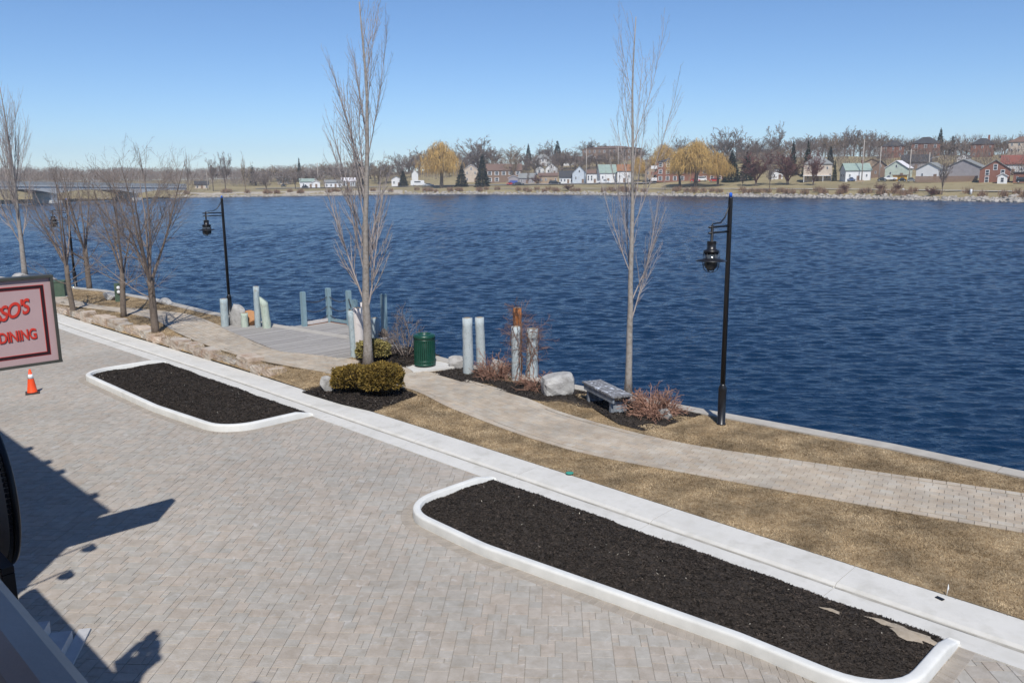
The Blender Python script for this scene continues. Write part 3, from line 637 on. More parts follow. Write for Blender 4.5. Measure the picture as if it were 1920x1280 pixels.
# ---------------------------------------------------------------- bench
bb = [Vector(GX(1108, 757)), Vector(GX(1150, 772))]
e0, e1 = gz(1092, 717, .53), gz(1148, 745, .53); c0 = Vector(((e0 + e1) / 2)); dv = Vector(e1 - e0); dv.z = 0; bl_ = dv.length * 1.04; brz = math.atan2(dv.y, dv.x); perp = Vector((-dv.y, dv.x, 0)).normalized()
if perp.y < 0 and perp.x < 0: perp = -perp
sb, wb_ = G(1120, 750); bz = hz(sb, 12); bw_ = .52; cen = Vector((c0.x, c0.y, 0)) + perp * bw_ / 2
bench = thing('bench', (cen.x, cen.y, bz), 'backless weathered plank bench with flaking white paint by the boulder', 'bench', rz=brz)
for i in range(4): MB().box((rng.uniform(-.01, .01), -bw_ / 2 + bw_ / 8 + i * bw_ / 4, .455), (bl_, bw_ / 4 - .012, .042)).build('plank', M_bench, bench)
for sy in (-1, 1): MB().box((0, sy * (bw_ / 2 - .05), .36), (bl_ * .93, .045, .14)).build('side_board', M_benchp, bench)
for sx in (-1, 1): MB().box((sx * bl_ * .36, 0, .14), (.09, bw_ * .8, .30)).build('leg', M_benchp, bench)

# ---------------------------------------------------------------- boulders and dry stone wall
def rockmesh(dim, seed, rough=.10, npl=11, sub=3, boxy=0.0):
    r = np.random.default_rng(seed); bm = bmesh.new(); bmesh.ops.create_icosphere(bm, subdivisions=sub, radius=1)
    pl = r.normal(size=(npl, 3)); pl /= np.linalg.norm(pl, axis=1)[:, None]; pd = r.uniform(.55, .85, npl); fr = r.uniform(2, 5, (6, 3)); ph = r.uniform(0, 6, 6)
    for v in bm.verts:
        p = np.array(v.co)
        if boxy: p = p / (np.sum(np.abs(p) ** 6) ** (1 / 6)) * boxy + p * (1 - boxy)
        for n_, d in zip(pl, pd):
            k = p @ n_
            if k > d: p = p - n_ * (k - d) * .92
        p = p * (1 + rough * .35 * sum(math.sin(f @ p + q) for f, q in zip(fr, ph)) / 3 + r.normal(0, rough * .06))
        v.co = (p[0] * dim[0] / 2, p[1] * dim[1] / 2, p[2] * dim[2] / 2)
    me = bpy.data.meshes.new('rock'); bm.to_mesh(me); bm.free(); return me
def slabmesh(dim, seed, bev=1.0):
    r = np.random.default_rng(seed); bm = bmesh.new(); bmesh.ops.create_cube(bm, size=1); bmesh.ops.subdivide_edges(bm, edges=bm.edges[:], cuts=3, use_grid_fill=True); fr = r.uniform(3, 9, (5, 3)); ph = r.uniform(0, 6, 5); sk = r.uniform(-.12, .12, 4)
    for v in bm.verts:
        p = np.array(v.co); e = (np.abs(p) > .49).sum(); q = p * (1 - ((.035 if e == 2 else .075 if e == 3 else 0) * bev)); n_ = sum(math.sin(f @ p * 1.3 + h) for f, h in zip(fr, ph)) / 5
        q = q + np.sign(p) * (np.abs(p) > .49) * np.array([.02, .06, .03]) * n_ + r.normal(0, .008, 3); q[0] += sk[0] * q[1] + sk[1] * q[2] * .5; q[2] += sk[2] * q[0] * .5 * (p[2] > 0)
        v.co = q * np.array(dim)
    me = bpy.data.meshes.new('stone'); bm.to_mesh(me); bm.free(); return me
def boulder(px, py, wpx, hpx, label, m=M_rock, seed=1, depth=.8, group='boulders along the quay', rz=0., boxy=.3, cat='boulder', npl=11, sub=3):
    b_ = Vector(GX(px, py)); d = project(b_)[2]; w = wpx / FPX * d; h = hpx / FPX * d * 1.05
    me = rockmesh((w * 1.22, w * depth * 1.2, h * 2 * .72), seed, .16, npl, sub, boxy); me.materials.append(m); o = link('boulder', me, None, b_ + Vector((b_.x, b_.y, 0)).normalized() * w * depth * .4 + Vector((0, 0, h * .40)), rz); return tag(o, label, cat, group)
bo = boulder(1045, 741, 66, 44, 'big angular grey boulder between the vine-wrapped piles and the bench', seed=21, depth=.7); bd_ = project(bo.location)[2] / FPX; bo.data = slabmesh((60 * bd_, 46 * bd_, 44 * bd_), 4, 3.0); bo.data.materials.append(M_rock); bo.rotation_euler = (0, R_(-5), R_(16)); bo.location.z -= .06
boulder(856, 692, 36, 20, 'pale rounded rock beside the green bin and first pile', seed=5)
boulder(931, 700, 34, 22, 'rounded grey rock half hidden in bare stems between the piles', seed=6)
boulder(612, 735, 24, 26, 'small pale pointed rock at the end of the golden shrub', seed=7, boxy=0)
boulder(445, 612, 32, 38, 'leaning grey slab rock behind the short mint pile', seed=8, boxy=.8, depth=.5)
boulder(470, 612, 20, 26, 'orange-brown squared rock between the piles', M_orock, seed=9, boxy=.9)
boulder(310, 572, 24, 11, 'low pale rock at the quay edge beside the bare trees', seed=10)
boulder(208, 563, 28, 13, 'flat grey rock at the foot of the electric pedestal', seed=11)
boulder(1248, 786, 26, 18, 'small grey rock at the foot of the rust-red shrub', seed=12)
boulder(1196, 762, 20, 16, 'small grey rock behind the rust-red shrub', seed=13)
boulder(722, 668, 16, 16, 'small grey rock among the dark bare shrub stems', seed=16)
boulder(88, 530, 30, 14, 'pale rock at the quay corner above the sign', seed=14)
boulder(40, 530, 40, 16, 'pale long rock at the quay corner behind the sign', seed=15)
wl0 = G(500, 712); sw_ = thing('stone_wall', (*xy(29, 11.35), 0), 'low dry-laid wall of pale and pinkish flat stones along the kerb', 'stone wall')
s = 20.7; k = 0
while s < 44:
    L = rng.uniform(.45, 1.15); w = 11.27 + .16 + koff(s) + rng.uniform(-.07, .06); hh = rng.uniform(.20, .42) * (1 if s > 21.5 else .8)
    me = slabmesh((L * .90, .50, hh), 100 + k); me.materials.append(M_wallstone)
    o = link('stone', me, sw_, Vector((*xy(s + L / 2, w), .055 + hh * .5)) - Vector(sw_.location), R_(135) + rng.normal(0, .05)); s += L * .97; k += 1

# ---------------------------------------------------------------- trees and shrubs
def rot_axis(v, ax, a): return v * math.cos(a) + np.cross(ax, v) * math.sin(a) + ax * (ax @ v) * (1 - math.cos(a))
def unit(v): return v / (np.linalg.norm(v) + 1e-9)
class Tree:
    def __init__(s, seed): s.r = np.random.default_rng(seed); s.br = []; s.trunk = []
    def limb(s, p, d, L, r0, r1, nseg, trop, wob, store, lvl):
        pts = [p]; ds = [d]
        for i in range(nseg):
            d = unit(d + np.array([0, 0, trop]) + s.r.normal(0, wob, 3)); p = p + d * L / nseg; pts.append(p); ds.append(d)
        rad = np.linspace(r0, r1, nseg + 1); store.append((np.array(pts), rad, lvl)); return np.array(pts), ds, rad
    def kids(s, pts, ds, rad, n, t0, ang, Lf, rf, trop, wob, lvl, maxl, spec):
        for i in range(n):
            t = t0 + (1 - t0) * (i + s.r.uniform(0, 1)) / n; t = min(t, .98); f = t * (len(pts) - 1); k = int(f); p = pts[k] + (pts[min(k + 1, len(pts) - 1)] - pts[k]) * (f - k); d = ds[min(k, len(ds) - 1)]
            ax = unit(np.cross(d, s.r.normal(size=3))); dd = rot_axis(d, ax, ang * s.r.uniform(.7, 1.25)); L = Lf(t) * s.r.uniform(.75, 1.2); r0 = max(rad[k] * rf, spec['rmin']); sp = spec['lv'][lvl]
            P, D, Rd = s.limb(p, dd, L, r0, max(r0 * .35, spec['rmin'] * .7), sp['seg'], trop, wob, s.br, lvl)
            if lvl < maxl:
                nx_ = spec['lv'][lvl + 1]; s.kids(P, D, Rd, max(1, int(nx_['n'] * (L / nx_['ref']) + s.r.uniform(0, 1))), nx_['t0'], nx_['ang'], (lambda tt, L=L, nx_=nx_: L * nx_['len'] * (1.05 - .55 * tt)), .6, nx_['trop'], nx_['wob'], lvl + 1, maxl, spec)
    def meshes(s):
        a = MB(); b_ = MB()
        for pts, rad, lvl in s.trunk: a.tube(pts, rad, 10)
        for pts, rad, lvl in s.br:
            b_.tube(pts, rad, 6 if lvl == 1 else (4 if lvl == 2 else 3), cap=False)
        return a, b_
def columnar(seed, H, r, cs, spread=.30, n1=26):
    T = Tree(seed); pts, ds, rad = T.limb(np.zeros(3), np.array([0, 0, 1.0]), H, r, .008, 16, .06, .022, T.trunk, 0)
    rad[:] = r * (1 - .9 * np.linspace(0, 1, len(rad)) ** .8); rad[0] *= 1.25; T.trunk[0] = (pts, rad, 0)
    spec = {'rmin': .0026, 'lv': {1: dict(seg=8), 2: dict(seg=5, n=11, ref=2.5, t0=.12, ang=R_(20), len=.42, trop=.08, wob=.035), 3: dict(seg=3, n=10, ref=.9, t0=.05, ang=R_(34), len=.22, trop=.08, wob=.06)}}
    T.kids(pts, ds, rad, n1, cs, R_(21), lambda t: min(H * spread * (.80 + .8 * t - 1.1 * t * t) * 1.2, .30 + (1 - t) * H * .70), .25, .085, .03, 1, 3, spec); return T
def spreading(seed, H, r, fork, n0=5, spread=.5, ang=28):
    T = Tree(seed); p1, d1, _ = T.limb(np.array([0, 0, -.1]), np.array([0, 0, 1.0]), H * fork + .1, r * 1.15, r * .85, 6, .05, .02, T.trunk, 0)
    spec = {'rmin': .0027, 'lv': {1: dict(seg=8), 2: dict(seg=6, n=8, ref=2.4, t0=.15, ang=R_(34), len=.5, trop=.04, wob=.04), 3: dict(seg=4, n=6, ref=1.2, t0=.12, ang=R_(36), len=.45, trop=.03, wob=.06), 4: dict(seg=2, n=4.6, ref=.5, t0=.1, ang=R_(38), len=.48, trop=.03, wob=.08)}}
    for i in range(n0):
        a = 2 * math.pi * i / n0 + T.r.uniform(-.4, .4); tl = R_(ang) * T.r.uniform(.5, 1.2) if i else R_(4); d = np.array([math.sin(tl) * math.cos(a), math.sin(tl) * math.sin(a), math.cos(tl)])
        P, D, Rd = T.limb(p1[-1] - np.array([0, 0, T.r.uniform(0, .3)]), d, H * (1 - fork) * T.r.uniform(.8, 1.02), r * .42, .007, 10, .035, .03, T.br, 1)
        T.kids(P, D, Rd, 9, .16, R_(38), lambda t: H * spread * .62 * (1.1 - .75 * t), .38, .03, .04, 2, 4, spec)
    for i in range(4):
        a = T.r.uniform(0, 6.28); d = np.array([math.cos(a), math.sin(a), .45]); P, D, Rd = T.limb(p1[4] + np.array([0, 0, T.r.uniform(-.2, .4)]), unit(d), H * spread * .6, r * .2, .005, 6, .05, .05, T.br, 2)
        T.kids(P, D, Rd, 8, .2, R_(40), lambda t: H * spread * .25 * (1.1 - .6 * t), .5, .05, .1, 3, 4, spec)
    return T
def plant_tree(T, px, py, label, mt, mb, group=None, name='bare_tree', rz=0):
    t = thing(name, GX(px, py), label, 'tree', group, rz); a, b_ = T.meshes(); a.build('trunk', mt, t); b_.build('crown', mb, t); return t
def hof(px, py, tx, ty): return hgt(Vector(GX(px, py)), tx, ty)
plant_tree(columnar(3, hof(690, 690, 668, 8), .140, .15, .28, 25), 690, 690, 'tall upright bare tree rising from behind the golden shrub', M_bark, M_twig)
plant_tree(columnar(12, hof(1178, 742, 1182, 28), .096, .17, .28, 17), 1178, 742, 'slim upright bare tree beside the plank bench', M_bark, M_twig)
plant_tree(columnar(9, hof(48, 522, 38, 165), .15, .16, .38, 24), 48, 524, 'pale-trunked bare tree at the far corner above the sign', M_bark, M_twig)
plant_tree(spreading(5, hof(292, 622, 285, 255), .12, .30, 6, .62, 34), 292, 622, 'spreading many-stemmed bare tree on the lawn beside the path, nearest of the cluster', M_bark2, M_twig2, 'bare maples on the lawn')
plant_tree(spreading(6, hof(232, 594, 228, 285), .10, .30, 5, .52, 32), 232, 594, 'bare tree in front of the electric pedestal', M_bark2, M_twig2, 'bare maples on the lawn')
plant_tree(spreading(7, hof(168, 542, 155, 280), .12, .30, 5, .50, 30), 168, 542, 'bare tree near the water behind the bend of the path', M_bark2, M_twig2, 'bare maples on the lawn')
plant_tree(spreading(8, hof(138, 582, 124, 300), .10, .34, 5, .54, 32), 138, 582, 'leaning bare tree beside the stone wall close to the sign', M_bark2, M_twig2, 'bare maples on the lawn')
def bare_shrub(px, py, wpx, hpx, label, m, n1, seed, mt=None, arch=0.0, rmin=.004, tang=50):
    b_ = Vector(GX(px, py)); d = project(b_)[2]; Wd, H = wpx / FPX * d, hpx / FPX * d * 1.03; T = Tree(seed); spec = {'rmin': rmin, 'lv': {1: dict(seg=6), 2: dict(seg=4, n=7, ref=.8, t0=.2, ang=R_(40), len=.5, trop=.02 - arch, wob=.14), 3: dict(seg=3, n=5, ref=.4, t0=.15, ang=R_(42), len=.5, trop=-arch * .5, wob=.16)}}
    for i in range(n1):
        a = T.r.uniform(0, 6.283); tl = R_(tang) * math.sqrt(T.r.uniform(.02, 1)) * 1.35; dd = np.array([math.sin(tl) * math.cos(a), math.sin(tl) * math.sin(a), math.cos(tl)]); L = 1 / math.sqrt((math.sin(tl) / (Wd / 2)) ** 2 + (math.cos(tl) / H) ** 2) * T.r.uniform(.6, 1.0)
        P, D, Rd = T.limb(np.array([math.cos(a), math.sin(a), 0]) * Wd * .06, dd, L, max(rmin * 2.0, .011), rmin, 7, .02 - arch, .15, T.br, 1)
        T.kids(P, D, Rd, 7, .25, R_(42), lambda t, L=L: L * .42 * (1.1 - .5 * t), .6, -arch, .14, 2, 3, spec)
    t = thing('bare_shrub', b_, label, 'shrub'); mb = MB()
    for pts, rad, lvl in T.br: mb.tube(pts, rad, 5 if lvl == 1 else 3, cap=False)
    mb.build('stems', m, t); return t
bare_shrub(760, 668, 100, 112, 'dark leafless shrub between the tall tree and the green bin', M_twig2, 22, 31, tang=38, rmin=.005)
bare_shrub(1226, 776, 120, 58, 'low rust-red leafless shrub at the foot of the slim tree', M_redtwig, 85, 32, arch=.045, tang=64, rmin=.006)
bare_shrub(930, 706, 92, 56, 'rust-brown leafless shrub tangled between the piles', M_redtwig, 60, 33, arch=.045, tang=62, rmin=.0055)
bare_shrub(1010, 728, 96, 40, 'low rust-brown leafless shrub in front of the boulder', M_redtwig, 60, 34, arch=.05, tang=68, rmin=.0055)
# climbing vine wrapped round the two piles and the rusty post
vb = Vector(GX(980, 712)); vt = thing('climbing_vine', vb, 'leafless climbing vine wrapped round the piles and rusty post', 'vine'); T = Tree(40); spec = {'rmin': .004, 'lv': {1: dict(seg=8), 2: dict(seg=4, n=5, ref=.6, t0=.1, ang=R_(55), len=.4, trop=-.02, wob=.2), 3: dict(seg=3, n=4, ref=.3, t0=.1, ang=R_(50), len=.5, trop=-.02, wob=.2)}}
for (px, py, tx, ty, rr) in ((968, 712, 967, 612, .13), (997, 708, 998, 616, .16), (970, 695, 970, 577, .12)):
    b_ = Vector(GX(px, py)); h = hgt(b_, tx, ty); cc = np.array(b_ - vb)
    for k in range(6):
        a0 = T.r.uniform(0, 6.28); tw = T.r.uniform(-5, 5); n = 22; P = np.array([cc + np.array([math.cos(a0 + tw * u) * (rr + .02), math.sin(a0 + tw * u) * (rr + .02), h * u * 1.02]) + T.r.normal(0, .015, 3) for u in np.linspace(0, 1, n)])
        ds = [unit(P[min(i + 1, n - 1)] - P[max(i - 1, 0)]) for i in range(n)]; rad = np.linspace(.014, .006, n); T.br.append((P, rad, 1))
        T.kids(P, ds, rad, 7, .35, R_(75), lambda t: .28 + .25 * t, .6, .0, .16, 2, 3, spec)
mb = MB()
for pts, rad, lvl in T.br: mb.tube(pts, rad, 4 if lvl == 1 else 3, cap=False)
mb.build('stems', M_vine, vt)
def leaf_shrub(px, py, wpx, hpx, label, m, seed, n, ls, lobes, core, cat='shrub', fill=.82, name='golden_shrub', depth=.8):
    b_ = Vector(GX(px, py)); d = project(b_)[2]; Wd, H = wpx / FPX * d, hpx / FPX * d; r = np.random.default_rng(seed); t = thing(name, b_ + Vector((b_.x, b_.y, 0)).normalized() * Wd * depth * .4, label, cat)
    dr = r.normal(size=(n, 3)); dr /= np.linalg.norm(dr, axis=1)[:, None]; dr[:, 2] = np.abs(dr[:, 2]) * 1.0 - .35 * (r.uniform(0, 1, n) < .35); dr /= np.linalg.norm(dr, axis=1)[:, None]
    lump = 1 + .07 * np.sin(dr[:, 0] * 7 + 1) * np.sin(dr[:, 1] * 6) + .06 * np.sin(dr[:, 2] * 9 + dr[:, 0] * 5); rr = r.uniform(fill, 1.0, n) * lump; sq = np.sum(np.abs(dr) ** 3.2, 1) ** (-1 / 3.2)
    P = dr * (rr * sq)[:, None] * np.array([Wd / 2, Wd * depth / 2, H * .52]); P[:, 2] += H * .48
    P = P[P[:, 2] > .01]; k = len(P); nn = dr[:k] * 0 + P / (np.linalg.norm(P, axis=1)[:, None]); nd = unit(P.mean(0)); u = r.normal(size=(k, 3)); out = P - np.array([0, 0, H * .4]); out /= np.linalg.norm(out, axis=1)[:, None] + 1e-6
    a = out + .55 * u; a /= np.linalg.norm(a, axis=1)[:, None]; bvec = np.cross(a, r.normal(size=(k, 3))); bvec /= np.linalg.norm(bvec, axis=1)[:, None] + 1e-6; L = r.uniform(.6, 1.3, k)[:, None] * ls
    V = np.stack([P - a * L * .5, P + bvec * L * .3, P + a * L, P - bvec * L * .3], 1).reshape(-1, 3); o = npmesh('foliage', V, np.arange(4 * k).reshape(k, 4), m, t)
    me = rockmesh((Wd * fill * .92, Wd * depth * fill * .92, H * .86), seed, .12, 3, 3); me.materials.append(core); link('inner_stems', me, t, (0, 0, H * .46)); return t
gz_ = G(712, 748)
leaf_shrub(716, 748, 80, 62, 'large clipped golden-brown conifer shrub in front of the tall tree', M_gold, 50, 9000, .05, 5, M_goldin)
leaf_shrub(664, 741, 82, 50, 'smaller golden-brown conifer shrub with bare twiggy underside', M_gold, 51, 5200, .05, 5, M_goldin)
leaf_shrub(700, 681, 62, 40, 'yellow-green variegated shrub at the base of the white piles', M_varieg, 52, 3200, .055, 5, M_goldin, name='variegated_shrub')
# ---------------------------------------------------------------- shop front side: sign, cone, building edge
def swz(s, w, z): return Vector((*xy(s, w), z))
def text_mesh(body, size, shear=0.0, ext=.004, spacing=1.0):
    c = bpy.data.curves.new('lettering', 'FONT'); c.body = body; c.size = size; c.shear = shear; c.extrude = ext; c.space_character = spacing; c.offset = size * .022
    o = bpy.data.objects.new('tmp', c); COL.objects.link(o); bpy.context.view_layer.update()
    me = bpy.data.meshes.new_from_object(o.evaluated_get(bpy.context.evaluated_depsgraph_get())); bpy.data.objects.remove(o); return me
SG_S, SG_W1, SG_W0, SG_Z0, SG_Z1 = 11.35, 3.24, 1.15, 3.27, 4.38
# local frame: x along w, z up, front (-y) looks back at the balcony
sg = thing('hanging_sign', swz(SG_S, (SG_W0 + SG_W1) / 2, SG_Z0), 'pink hanging restaurant sign with red lettering and dark frame', 'sign', rz=R_(45))
SW, SH = SG_W1 - SG_W0, SG_Z1 - SG_Z0
MB().box((0, 0, SH / 2), (SW - .05, .10, SH - .05)).build('panel', M_signface, sg)
fr = MB()
for z in (.02, SH - .02): fr.box((0, 0, z), (SW, .16, .032))
for x in (-SW / 2 + .02, SW / 2 - .02): fr.box((x, 0, SH / 2), (.032, .155, SH - .078))
fr.build('frame', M_signframe, sg)
for mm, ins, wd, yy in ((M_signdk, .12, .036, -.0525), (M_signred, .115, .046, -.0512)):
    bd = MB()
    for z in (ins + wd / 2, SH - ins - wd / 2): bd.box((0, yy, z), (SW - 2 * ins, .003, wd))
    for x in (-SW / 2 + ins + wd / 2, SW / 2 - ins - wd / 2): bd.box((x, yy - .0003, SH / 2), (wd, .003, SH - 2 * ins - 2 * wd + .01))
    bd.build('border_line', mm, sg)
def letters(body, size, x, z, shear, m, y, tilt=0, sp=1.0, sc=(1, 1)):
    me = text_mesh(body, size, shear, .002, sp); me.materials.append(m); o = link('lettering', me, sg, (x, y, z)); o.rotation_euler = (R_(90), 0, 0); o.rotation_euler.rotate_axis('Z', tilt); o.scale = (sc[0], sc[1], 1); return o
XR = SW / 2
def fit(body, xr, zr, width, cap, shear, tilt, sp):
    for m_, y, k in ((M_signdk, -.0552, 1.0), (M_signred, -.0575, .93)):
        me = text_mesh(body, 1.0, shear, .002, sp); co = np.empty(len(me.vertices) * 3, np.float32); me.vertices.foreach_get('co', co); co = co.reshape(-1, 3); x0, x1, y0, y1 = co[:, 0].min(), co[:, 0].max(), co[:, 1].min(), co[:, 1].max()
        if k < 1: co[:, :2] += 0
        co[:, 0] = (co[:, 0] - x1) * width / (x1 - x0); co[:, 1] = (co[:, 1] - y0) * cap / (y1 - y0); co[:, 0] += (.002 if k == 1 else -.002); co[:, 1] += (-.002 if k == 1 else .002); co[:, 2] *= 1.0; me.vertices.foreach_set('co', co.ravel()); me.materials.append(m_); o = link('lettering', me, sg, (xr, y, zr)); o.rotation_euler = (R_(90), 0, 0); o.rotation_euler.rotate_axis('Z', tilt)
fit("SSO'S", XR - .25, .675, .45, .185, .45, R_(14), .9); fit('AL DINING', XR - .25, .335, .585, .135, .0, R_(2), .95)
bk = MB(); bk.tube([(-SW / 2 - .8, 0, SH + .12), (SW / 2 - .75, 0, SH + .12)], .03, 8)
for x in (-SW / 2 + .2, SW / 2 - .8): bk.tube([(x, 0, SH + .12), (x, 0, SH - .02)], .012, 6)
bk.tube([(SW / 2 - .78, 0, SH + .12), (-SW / 2 - .78, 0, SH + 1.3)], .008, 5); bk.build('bracket', M_black, sg)
cp = Vector(GX(61, 737)); ch = hgt(cp, 56, 692); cone = thing('traffic_cone', cp, 'orange traffic cone with white band on the paving below the pink sign', 'traffic cone')
MB().box((0, 0, .018), (ch * .50, ch * .50, .036), R_(30)).build('base', M_rubber, cone)
MB().lathe([(ch * .20, .036), (ch * .185, .05), (ch * .11, ch * .62), (ch * .035, ch), (ch * .02, ch)], n=20).build('cone_body', M_orange, cone)
MB().lathe([(ch * .1145, ch * .62), (ch * .078, ch * .80)], n=20).build('reflective_band', M_refl, cone)

bld = thing('restaurant_building', swz(4, -3, 0), 'white-parapet restaurant balcony and brick building at the edge of the plaza', 'building'); B0 = -Vector(bld.location)
def bpart(name, m, boxes):
    mb = MB()
    for (s0, s1, w0, w1, z0, z1) in boxes: mb.box(((*xy((s0 + s1) / 2, (w0 + w1) / 2), (z0 + z1) / 2)), (w1 - w0, s1 - s0, z1 - z0), R_(45))
    o = mb.build(name, m, bld); o.location = B0; return o
bpart('wall', M_brickwall, [(9.56, 40, -9, .36, 0, 7.7), (-12, 2.6, -9, -.8, 0, 8.5), (2.61, 9.55, -9, -3.2, 0, 3.5)])
bpart('roof', M_darkpanel, [(9.5, 40.1, -9.1, .42, 7.703, 7.86), (-12.1, 2.68, -9.1, -.72, 8.503, 8.7)])
bpart('balcony_floor', M_step, [(-4, 9.54, -.79, .40, 3.68, 3.84), (2.7, 9.54, -3.19, -.80, 3.68, 3.838)])
pw = MB(); P = []; prf = [(.40, 3.6), (.40, 4.20), (.42, 4.30), (.46, 4.345), (.52, 4.345), (.56, 4.30), (.58, 4.2), (.58, 3.6)]
for s in (-4, 9.53):
    for w, z in prf: P.append((*xy(s, w), z))
k = len(prf); pw.add(P, [(j, j + 1, k + j + 1, k + j) for j in range(k - 1)] + [(k - 1, 0, k, 2 * k - 1), tuple(range(k)), tuple(range(2 * k - 1, k - 1, -1))], False); o = pw.build('parapet', M_stucco, bld); o.location = B0
bpart('post', M_conc2, [(s - .09, s + .09, .2, .38, 0, 3.67) for s in (-3, 3.2, 9.2)])
for i in range(5):
    s0 = 11 + i * 4.0; wn = bpart('window', M_stucco, [(s0, s0 + 1.6, .362, .40, 4.6, 6.4)]); pn = bpart('pane', M_darkpanel, [(s0 + .1, s0 + 1.5, .37, .405, 4.7, 6.3)]); pn.parent = wn; pn.location = (0, 0, 0)
# concrete steps down to the plaza
stp = thing('entrance_steps', swz(9.8, 2.3, 0), 'grey concrete steps in shade under the white parapet', 'steps'); q0 = -Vector(stp.location)
eo, ee = np.array([.974, .226]), np.array([.226, -.974]); L0 = np.array([-5.3, 9.52])
for k, (o0, o1, e0, z) in enumerate([(-2.2, -.632, .2, .45), (-.63, -.382, .22, .30), (-.38, -.142, .24, .15), (-.14, 0, 0, .03)]):
    m = MB(); c = L0 + eo * (o0 + o1) / 2 + ee * (e0 + 2.6) / 2; m.box((c[0], c[1], z / 2), (o1 - o0, 2.6 - e0, z), math.atan2(eo[1], eo[0])); o = m.build('step', M_step, stp); o.location = q0
# round and rectangular boards hung outside the balcony, seen from behind
def ring(w0, cs, cz, rr): return [swz(cs + rr * math.cos(a), w0, cz + rr * math.sin(a)) for a in np.linspace(0, 2 * math.pi, 49)]
rs = thing('round_hanging_board', swz(4.80, 1.0, 3.92), 'dark round board with black studded rim hanging outside the white parapet', 'sign'); O = Vector(rs.location)
m = MB(); c = ring(.985, 4.88, 3.92, .385)[:-1]; c2 = ring(1.015, 4.88, 3.92, .385)[:-1]; n = len(c)
m.add([tuple(p - O) for p in c + c2], [tuple(range(n)), tuple(range(2 * n - 1, n - 1, -1))] + [(i, n + i, n + (i + 1) % n, (i + 1) % n) for i in range(n)]); m.build('panel', M_darkpanel, rs)
m = MB(); m.tube([tuple(p - O) for p in ring(1.0, 4.88, 3.92, .40)], .017, 8, cap=False)
for i in range(96):
    a = i * math.pi / 48
    for dw in (-.026, .0): p = swz(4.88 + .40 * math.cos(a + dw * 2), 1.0 + dw, 3.92 + .40 * math.sin(a + dw * 2)) - O; m.box(p, (.016, .016, .02), a)
m.build('rim', M_blackrim, rs)
m = MB(); m.tube([tuple(swz(4.8, .56, 4.2) - O), tuple(swz(4.8, 1.0, 4.32) - O)], .014, 6); m.build('bracket', M_black, rs)
ps = thing('hanging_notice_board', swz(4.5, .86, 3.6), 'dark rectangular panel with black and white trim hung outside the white parapet', 'sign'); O = Vector(ps.location)
m = MB(); m.box((0, 0, -.1), (.03, .66, .5), R_(45)); m.build('panel', M_darkpanel, ps)
m = MB()
for dz_ in (-.36, .16): m.box((0, 0, dz_), (.05, .74, .03), R_(45))
for ds_ in (-.355, .355): q = swz(ds_, 0, 0); m.box((q.x, q.y, -.1), (.05, .03, .48), R_(45))
m.build('trim', M_blackrim, ps)
m = MB()
for ds_ in (-.325, .325): q = swz(ds_, -.004, 0); m.box((q.x, q.y, -.1), (.034, .016, .46), R_(45))
m.build('white_edge', M_stucco, ps)
m = MB(); m.tube([tuple(swz(4.5, .56, 3.98) - O), tuple(swz(4.5, .86, 3.78) - O)], .012, 6); m.build('bracket', M_black, ps)
# gooseneck lamps on the building
def gooseneck(s, w, z, label, L=.55):
    t = thing('gooseneck_lamp', swz(s, w, z), label, 'wall lamp', 'gooseneck lamps on the restaurant front', R_(45)); m = MB()
    m.tube([(0, 0, 0), (.1, 0, .0), (.22, 0, .04), (.36, 0, .14), (.48, 0, .18), (.56, 0, .14), (.57, 0, .06)], .02, 6); m.build('arm', M_black, t)
    MB().lathe([(.03, .06), (.05, .03), (.11, -.10), (.115, -.10), (.05, .04)], (.57, 0, 0), 14).build('lamp_shade', M_black, t); MB().box((0, 0, 0), (.03, .12, .12)).build('wall_plate', M_black, t)
gooseneck(9.70, .38, 5.45, 'upper black gooseneck lamp at the corner of the brick wall'); gooseneck(9.62, .38, 4.42, 'lower black gooseneck lamp at the corner of the brick wall')
for i, (px, py) in enumerate([(30, 845), (66, 870), (92, 888), (165, 930)]):
    p = gz(px, py, 0); s_ = p[:2] @ DS - .611 * 7.0; gooseneck(s_, .38, 6.98, ['first', 'second', 'third', 'fourth'][3 - i] + ' black gooseneck lamp from the corner under the roof edge')
